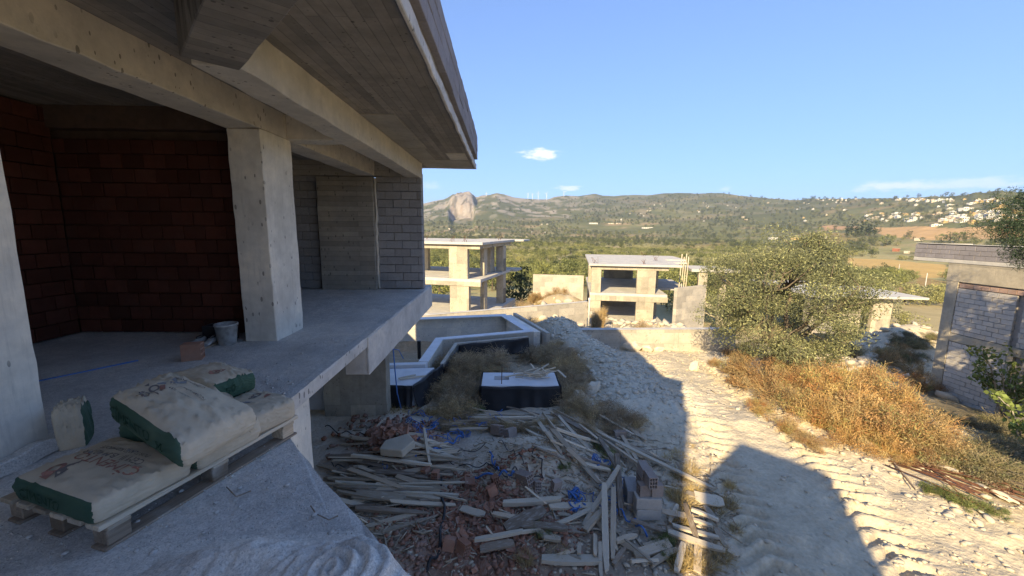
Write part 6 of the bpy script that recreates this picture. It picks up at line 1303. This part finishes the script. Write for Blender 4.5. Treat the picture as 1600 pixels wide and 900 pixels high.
for k in range(26):
    cx, cy, sx_, sy_ = random.choice(((735, 662, 28, 8), (720, 655, 26, 10), (680, 670, 26, 12), (650, 715, 30, 14), (690, 690, 26, 12), (950, 740, 12, 16), (930, 790, 22, 8))); a = random.uniform(0, 6); pts = []
    px, py = random.gauss(cx, sx_ * .6), random.gauss(cy, sy_ * .6)
    for j in range(6): pts.append((px, py)); a += random.uniform(-1.1, 1.1); px += math.cos(a) * 20; py += math.sin(a) * 9; px = min(cx + sx_ * 1.6, max(cx - sx_ * 1.6, px)); py = min(cy + sy_ * 1.6, max(cy - sy_ * 1.6, py))
    curly(pts, random.choice((.007, .009, .011)), M['blue'], 'blue_strap', 'blue plastic strap in the tangle ' + ('right of the sand heap' if cx > 900 else 'behind and on the left plank pile'), 'strap', 'blue straps ' + ('right' if cx > 900 else 'left') + ' of the sand heap', .12, .07, 36, k)
for k, (pts, lab, mt_, r_) in enumerate(((((648, 722), (690, 705), (722, 688)), 'thick blue pipe lying across the left plank pile', 'blue', .018), (((743, 751), (790, 747), (812, 745)), 'pale blue pipe lying level at the near foot of the sand heap', 'blue', .018), (((767, 713), (771, 728), (777, 743)), 'short blue pipe stuck in the sand heap', 'blue', .014), (((958, 800), (990, 822), (1010, 842)), 'blue pipe before the standing planks', 'blue', .014),
        (((508, 672), (540, 682), (565, 684), (590, 676)), 'dark steel bar with a hook on the bare ground left of the brick heap', 'cable', .012), (((700, 725), (735, 735), (760, 732), (800, 742), (815, 740)), 'black cable looping over the sand heap', 'cable', .009), (((760, 732), (790, 750), (830, 755), (850, 748), (846, 730), (832, 715), (838, 706)), 'black cable curling up the right flank of the sand heap', 'cable', .009),
        (((690, 757), (693, 800), (690, 842), (680, 880), (665, 900)), 'long black hose running down through the brick waste', 'cable', .02), (((573, 768), (600, 785), (628, 800)), 'thin black cable on the broad grey board', 'cable', .008), (((770, 690), (800, 712), (818, 726)), 'thin black cable below the two hollow blocks', 'cable', .007), (((640, 725), (680, 716), (720, 712), (762, 700)), 'grey cable over the left slope of the sand heap', 'cable', .008), (((517, 731), (545, 740), (590, 738)), 'dark bent bar at the left tip of the plank pile', 'cable', .011))):
    curly(pts, r_, M[mt_], 'pipe' if mt_ == 'blue' else 'cable', lab, 'pipe' if mt_ == 'blue' else 'cable', None, .10, .02, 24, k + 40)
b_ = MB(); b_.tube([(-2.74, 9.9, -3.05), (-2.70, 9.86, -3.6), (-2.66, 9.84, -4.2), (-2.55, 9.75, -4.58)], .016, 7); b_.tube([(-2.74, 9.9, -3.05), (-2.70, 10.3, -3.2), (-2.72, 10.8, -3.6)], .012, 6); tag(b_.obj('blue_pipe', M['blue'], None, True), 'blue pipe hanging down beside the ground floor column to the straps', 'pipe')
# rusty bars and stakes beside the road, at the right
for k in range(16):
    off = random.uniform(-16, 10); a = (1395 + random.uniform(-15, 60), 728 + off * .3 + random.uniform(-4, 6)); e = (1560 + random.uniform(-60, 60), 790 + off); plank = None
    g0 = ground(*a); g1 = ground(*e); b_ = MB(); mid = (g0 + g1) / 2; b_.tube([(g0.x, g0.y, g0.z + .06), (mid.x, mid.y, gz(mid.x, mid.y) + .07 + .02 * (k % 3)), (g1.x, g1.y, g1.z + .06)], .011, 6); tag(b_.obj('rusty_bar', M['rust'], None, True), 'thin rusty reinforcing bar in the bundle along the brush on the right', 'steel bar', 'bundle of rusty bars')
for a, e, w_, mt_, lab, h in (((1487, 741), (1533, 756), .10, 'wood_pale', 'short pale batten lying before the rusty bars', .06), ((1475, 722), (1640, 783), .12, 'wood_dark', 'long dark beam behind the rusty bars at the right edge', .1), ((1385, 713), (1430, 768), .03, 'wood_dark', 'thin dark stick slanting over the sunlit stones', .04), ((1555, 773), (1640, 800), .10, 'wood_dark', 'dark board running out of the right edge below the bars', .05)): plank_px(a, e, w_, .04, mt_, lab, h, h)
for px, py, s_, lab in ((1478, 735, .12, 'crumpled white plastic scrap before the rusty bars'), (1534, 763, .09, 'pale flat stone at the end of the short batten'), (1570, 780, .09, 'pale flat stone below the rusty bars at the right'), (1500, 731, .12, 'whitish crumpled sheet lying on the rusty bars')):
    g = ground(px, py); o = link('scrap', BO[1], None, (g.x, g.y, g.z + .05), (.2, .3, px), (s_ * 1.6, s_, s_ * .5)); tag(o, lab, 'scrap')
tag(link('wire_loop', (lambda b_: (b_.tube([(.22 * math.cos(a), .12 * math.sin(a), .1 + .05 * math.sin(2 * a)) for a in np.linspace(0, 6.2, 20)], .008, 5), b_.mesh('wire_loop', [M['rust']], True))[1])(MB()), None, ground(1560, 772)), 'loose ring of rusty wire at the right end of the bar bundle', 'wire')

# ------------------------------------------------------------------ far buildings, turbines, poles
M['white'] = plain('white_render', (.72, .70, .64), .9); M['cream'] = plain('cream_render', (.62, .55, .42), .9); M['tile'] = plain('red_tile', (.34, .14, .08), .9); M['glass'] = plain('dark_window', (.03, .035, .045), .3, .5); M['ochre'] = plain('ochre_render', (.55, .42, .18), .9)
def far_house(name, label, px, py, w_, d_, h_, wall='white', rz=0., group=None, roof=None, nwin=3, cat='house', storeys=1, parts=True):
    g = ground(px, py); t = thing(name, label, cat, (g.x, g.y, g.z - .5), rz, group); b_ = MB(); b_.box((-w_ / 2, 0, 0), (w_ / 2, d_, h_ + .5)); b_.obj('wall', M[wall], t)
    if roof == 'gable': b_ = MB(); V = [(-w_ / 2 - .4, -.4, h_ + .5), (w_ / 2 + .4, -.4, h_ + .5), (w_ / 2 + .4, d_ + .4, h_ + .5), (-w_ / 2 - .4, d_ + .4, h_ + .5), (-w_ / 2 - .4, d_ / 2, h_ + 2), (w_ / 2 + .4, d_ / 2, h_ + 2)]; b_.add(V, [(0, 1, 5, 4), (2, 3, 4, 5), (0, 4, 3), (1, 2, 5), (3, 2, 1, 0)]); b_.obj('roof', M['tile'], t)
    else: b_ = MB(); b_.box((-w_ / 2 - .3, -.3, h_ + .5), (w_ / 2 + .3, d_ + .3, h_ + .8)); b_.obj('roof', M['white' if roof is None else roof], t)
    for s_ in range(storeys):
        for i in range(nwin): x = -w_ / 2 + w_ * (i + .5) / nwin; z0 = .5 + (h_ / storeys) * (s_ + .3); b_ = MB(); b_.box((x - w_ / nwin * .22, -.06, z0), (x + w_ / nwin * .22, .05, z0 + h_ / storeys * .42)); b_.obj('window', M['glass'], t)
    return t
far_house('brick_house', 'half built red brick house with pale annex in the valley beside the long field', 1404, 393, 6.5, 8, 5.6, 'tile', .3, None, 'cream', 2, 'house', 2); far_house('annex', 'low pale annex standing right of the red brick house', 1420, 396, 4.5, 6, 3.6, 'cream', .3, None, None, 1)
far_house('white_house', 'small flat white house left of the cypress row', 1290, 373, 22, 12, 5.5, 'white', .2, nwin=2)
far_house('long_building', 'long pale building rising behind the top of the olive tree, left half', 1210, 374, 22, 14, 5.5, 'white', 0, nwin=6); far_house('long_building', 'long ochre building rising behind the top of the olive tree, right half', 1246, 374.5, 24, 14, 6.2, 'ochre', 0, None, 'ochre', 5)
far_house('shed', 'long white shed at the foot of the far hills, left of a larger pale one', 928, 350, 46, 24, 7, 'white', .1, nwin=4); far_house('shed', 'long pale shed right of the white one at the foot of the hills', 962, 350, 80, 20, 5, 'cream', .05, nwin=5); far_house('shed', 'white and reddish shed in the middle of the valley', 1012, 357, 56, 20, 6, 'white', -.1, nwin=5, roof='cream')
far_house('farm_house', 'tiny white farm house in the groves left of centre', 805, 372, 14, 10, 5, 'white', .3, nwin=2); far_house('farm_house', 'small pale house beside a dark tree in the left valley', 822, 372, 10, 8, 4.5, 'cream', .1, nwin=2); far_house('farm_house', 'small cream building above the block building roof', 1440, 376, 14, 9, 5, 'cream', .2, nwin=2)
far_house('farm_house', 'low white hut left of the red brick house', 1350, 394, 7, 5, 2.6, 'white', 0, nwin=1); far_house('farm_house', 'low pale hut below the red brick house', 1330, 391, 5, 4, 2.4, 'cream', 0, nwin=1)
protos_h = []
for k, (w_, d_, h_, wl_, st) in enumerate(((13, 10, 7, 'white', 2), (18, 11, 6, 'cream', 2), (10, 10, 9, 'white', 3), (24, 12, 5, 'white', 1), (12, 9, 6, 'ochre', 2), (14, 11, 7.5, 'cream', 2))):
    b_ = MB(); b_.box((-w_ / 2, 0, -3), (w_ / 2, d_, h_)); b_.box((-w_ / 2 - .4, -.4, h_), (w_ / 2 + .4, d_ + .4, h_ + .5), 1); b_.box((-w_ / 4, 2, h_ + .5), (w_ / 8, 6, h_ + 2.2))
    for s_ in range(st):
        for i in range(4): x = -w_ / 2 + w_ * (i + .5) / 4; z0 = h_ / st * (s_ + .25); b_.box((x - w_ * .07, -.08, z0), (x + w_ * .07, .1, z0 + h_ / st * .5), 2)
    protos_h.append(b_.mesh('town_house', [M[wl_], M['tile'] if k in (1, 4) else M['white'], M['glass']]))
def town(n, f, s0, s1, label, group, seed):
    rr = random.Random(seed)
    for i in range(n):
        px, py = f(rr); g = ground(px, py); s_ = rr.uniform(s0, s1); o = link('town_house', protos_h[rr.randrange(6)], None, (g.x, g.y, g.z), (0, 0, rr.uniform(-.6, .2)), (s_, s_, s_)); tag(o, label, 'house', group)
town(74, lambda r_: (r_.uniform(1352, 1598), 338 + r_.gauss(3, 5)), .7, 1.2, 'small pale town house in the wide settlement above the orange field', 'houses above the orange field', 1)
town(46, lambda r_: (r_.triangular(1340, 1600, 1500), 312 + abs(r_.gauss(0, 4))), .7, 1.1, 'tiny white house on the crest of the right hill', 'houses on the right hill crest', 2)
town(24, lambda r_: (r_.uniform(1500, 1600), r_.uniform(322, 350)), .9, 1.5, 'larger pale house on the slope at the right edge', 'houses on the right slope', 3)
town(46, lambda r_: (r_.uniform(940, 1330), r_.uniform(316, 348)), .5, .9, 'tiny white house scattered over the middle hills', 'scattered houses of the middle hills', 4)
town(12, lambda r_: (r_.uniform(1270, 1345), 311 + r_.uniform(0, 3)), .5, .8, 'tiny white house on the low saddle of the skyline', 'houses on the skyline saddle', 5); town(12, lambda r_: (r_.uniform(668, 900), r_.uniform(345, 368)), .4, .7, 'tiny pale house among the groves of the left valley', 'scattered houses of the left valley', 6)
def turbine(px, top, s_, lab, k):
    v = ray(px, 306); v = v / math.hypot(v[0], v[1]); r_ = 4450; x, y = v[0] * r_, v[1] * r_; zt = ray(px, top); zt = zt[2] / math.hypot(zt[0], zt[1]) * r_; z0 = gz(x, y) - 5; t = thing('wind_turbine', lab, 'wind turbine', (x, y, z0), 0, 'wind turbines on the ridge'); hh_ = zt - z0 - 34 * s_
    hh_ = max(hh_, 22); b_ = MB(); b_.tube([(0, 0, 0), (0, 0, hh_)], 2.6, 10, r1=1.5); b_.obj('tower', M['white'], t, True); b_ = MB(); b_.box((-1.8, -5, hh_), (1.8, 6, hh_ + 3.6)); b_.obj('nacelle', M['white'], t)
    for j in range(3): a = j * 2.094 + k * .7; d = (math.sin(a), math.cos(a)); b_ = MB(); b_.tube([(0, -6, hh_ + 2), (d[0] * 12 * s_, -6, hh_ + 2 + d[1] * 12 * s_), (d[0] * 36 * s_, -6, hh_ + 2 + d[1] * 36 * s_)], 1.7, 5, r1=.5); b_.obj('blade', M['white'], t)
for k, (px, top, s_, lab) in enumerate(((760, 302, .5, 'faint wind turbine between the two rocky summits'), (825, 302, .7, 'wind turbine, leftmost of the close group of four'), (832, 303, .7, 'short wind turbine, second of the close group of four'), (841, 300, .9, 'wind turbine, third and tallest of the close group of four'), (854, 301, .9, 'wind turbine, rightmost of the close group of four'), (881, 298, 1.1, 'large wind turbine standing alone before the small cloud'))): turbine(px, top - 2, s_ * .8, lab, k)
def pole(px, py, h_, lab): g = ground(px, py); t = thing('utility_pole', lab, 'pole', (g.x, g.y, g.z)); b_ = MB(); b_.tube([(0, 0, -.5), (0, 0, h_)], .12, 7, r1=.08); b_.obj('pole', M['conc_roof'], t, True); b_ = MB(); b_.box((-.35, -.04, h_ - .5), (.35, .04, h_ - .42)); b_.obj('cross_arm', M['wood_dark'], t)
pole(1359, 397, 9, 'pale utility pole left of the red brick house'); pole(1402, 438, 7, 'thin pale pole at the corner of the yellow field'); pole(1442, 470, 6.5, 'thin pole among bushes left of the block building'); pole(979, 366, 14, 'tall pole in the middle valley left of the white and reddish shed')
# field track
tr = []
for px, py in ((1360, 447), (1385, 440), (1410, 436), (1440, 430)): tr.append(ground(px, py))
b_ = MB(); V = []; F = []
P_ = []
for i in range(len(tr) - 1):
    for k in range(12): P_.append(tr[i].lerp(tr[i + 1], k / 12))
for i, p in enumerate(P_): d = (P_[min(i + 1, len(P_) - 1)] - P_[max(0, i - 1)]).normalized(); s_ = Vector((-d.y, d.x)) * 1.2; V += [(p.x + s_.x, p.y + s_.y, gz(p.x + s_.x, p.y + s_.y) + .12), (p.x - s_.x, p.y - s_.y, gz(p.x - s_.x, p.y - s_.y) + .12)]
for i in range(len(P_) - 1): F.append((2 * i, 2 * i + 1, 2 * i + 3, 2 * i + 2))
tk = link('field_track', mesh_np('field_track', np.array(V), F, [plain('track_dirt', (.45, .38, .27), 1, .1)], None, True)); tk['kind'] = 'structure'

# ------------------------------------------------------------------ haze
HAZE = 9e-5
b_ = MB(); b_.box((-9600, -9600, -700), (9600, 9600, 530)); hm = bpy.data.materials.new('haze'); hm.use_nodes = True; nt_ = hm.node_tree; nt_.nodes.clear(); o_ = nt_.nodes.new('ShaderNodeOutputMaterial'); pv = nt_.nodes.new('ShaderNodeVolumePrincipled')
pv.inputs['Color'].default_value = (.90, .94, 1, 1); pv.inputs['Density'].default_value = HAZE; pv.inputs['Anisotropy'].default_value = .4; nt_.links.new(pv.outputs[0], o_.inputs['Volume'])
hz = b_.obj('haze', hm); hz['kind'] = 'stuff'
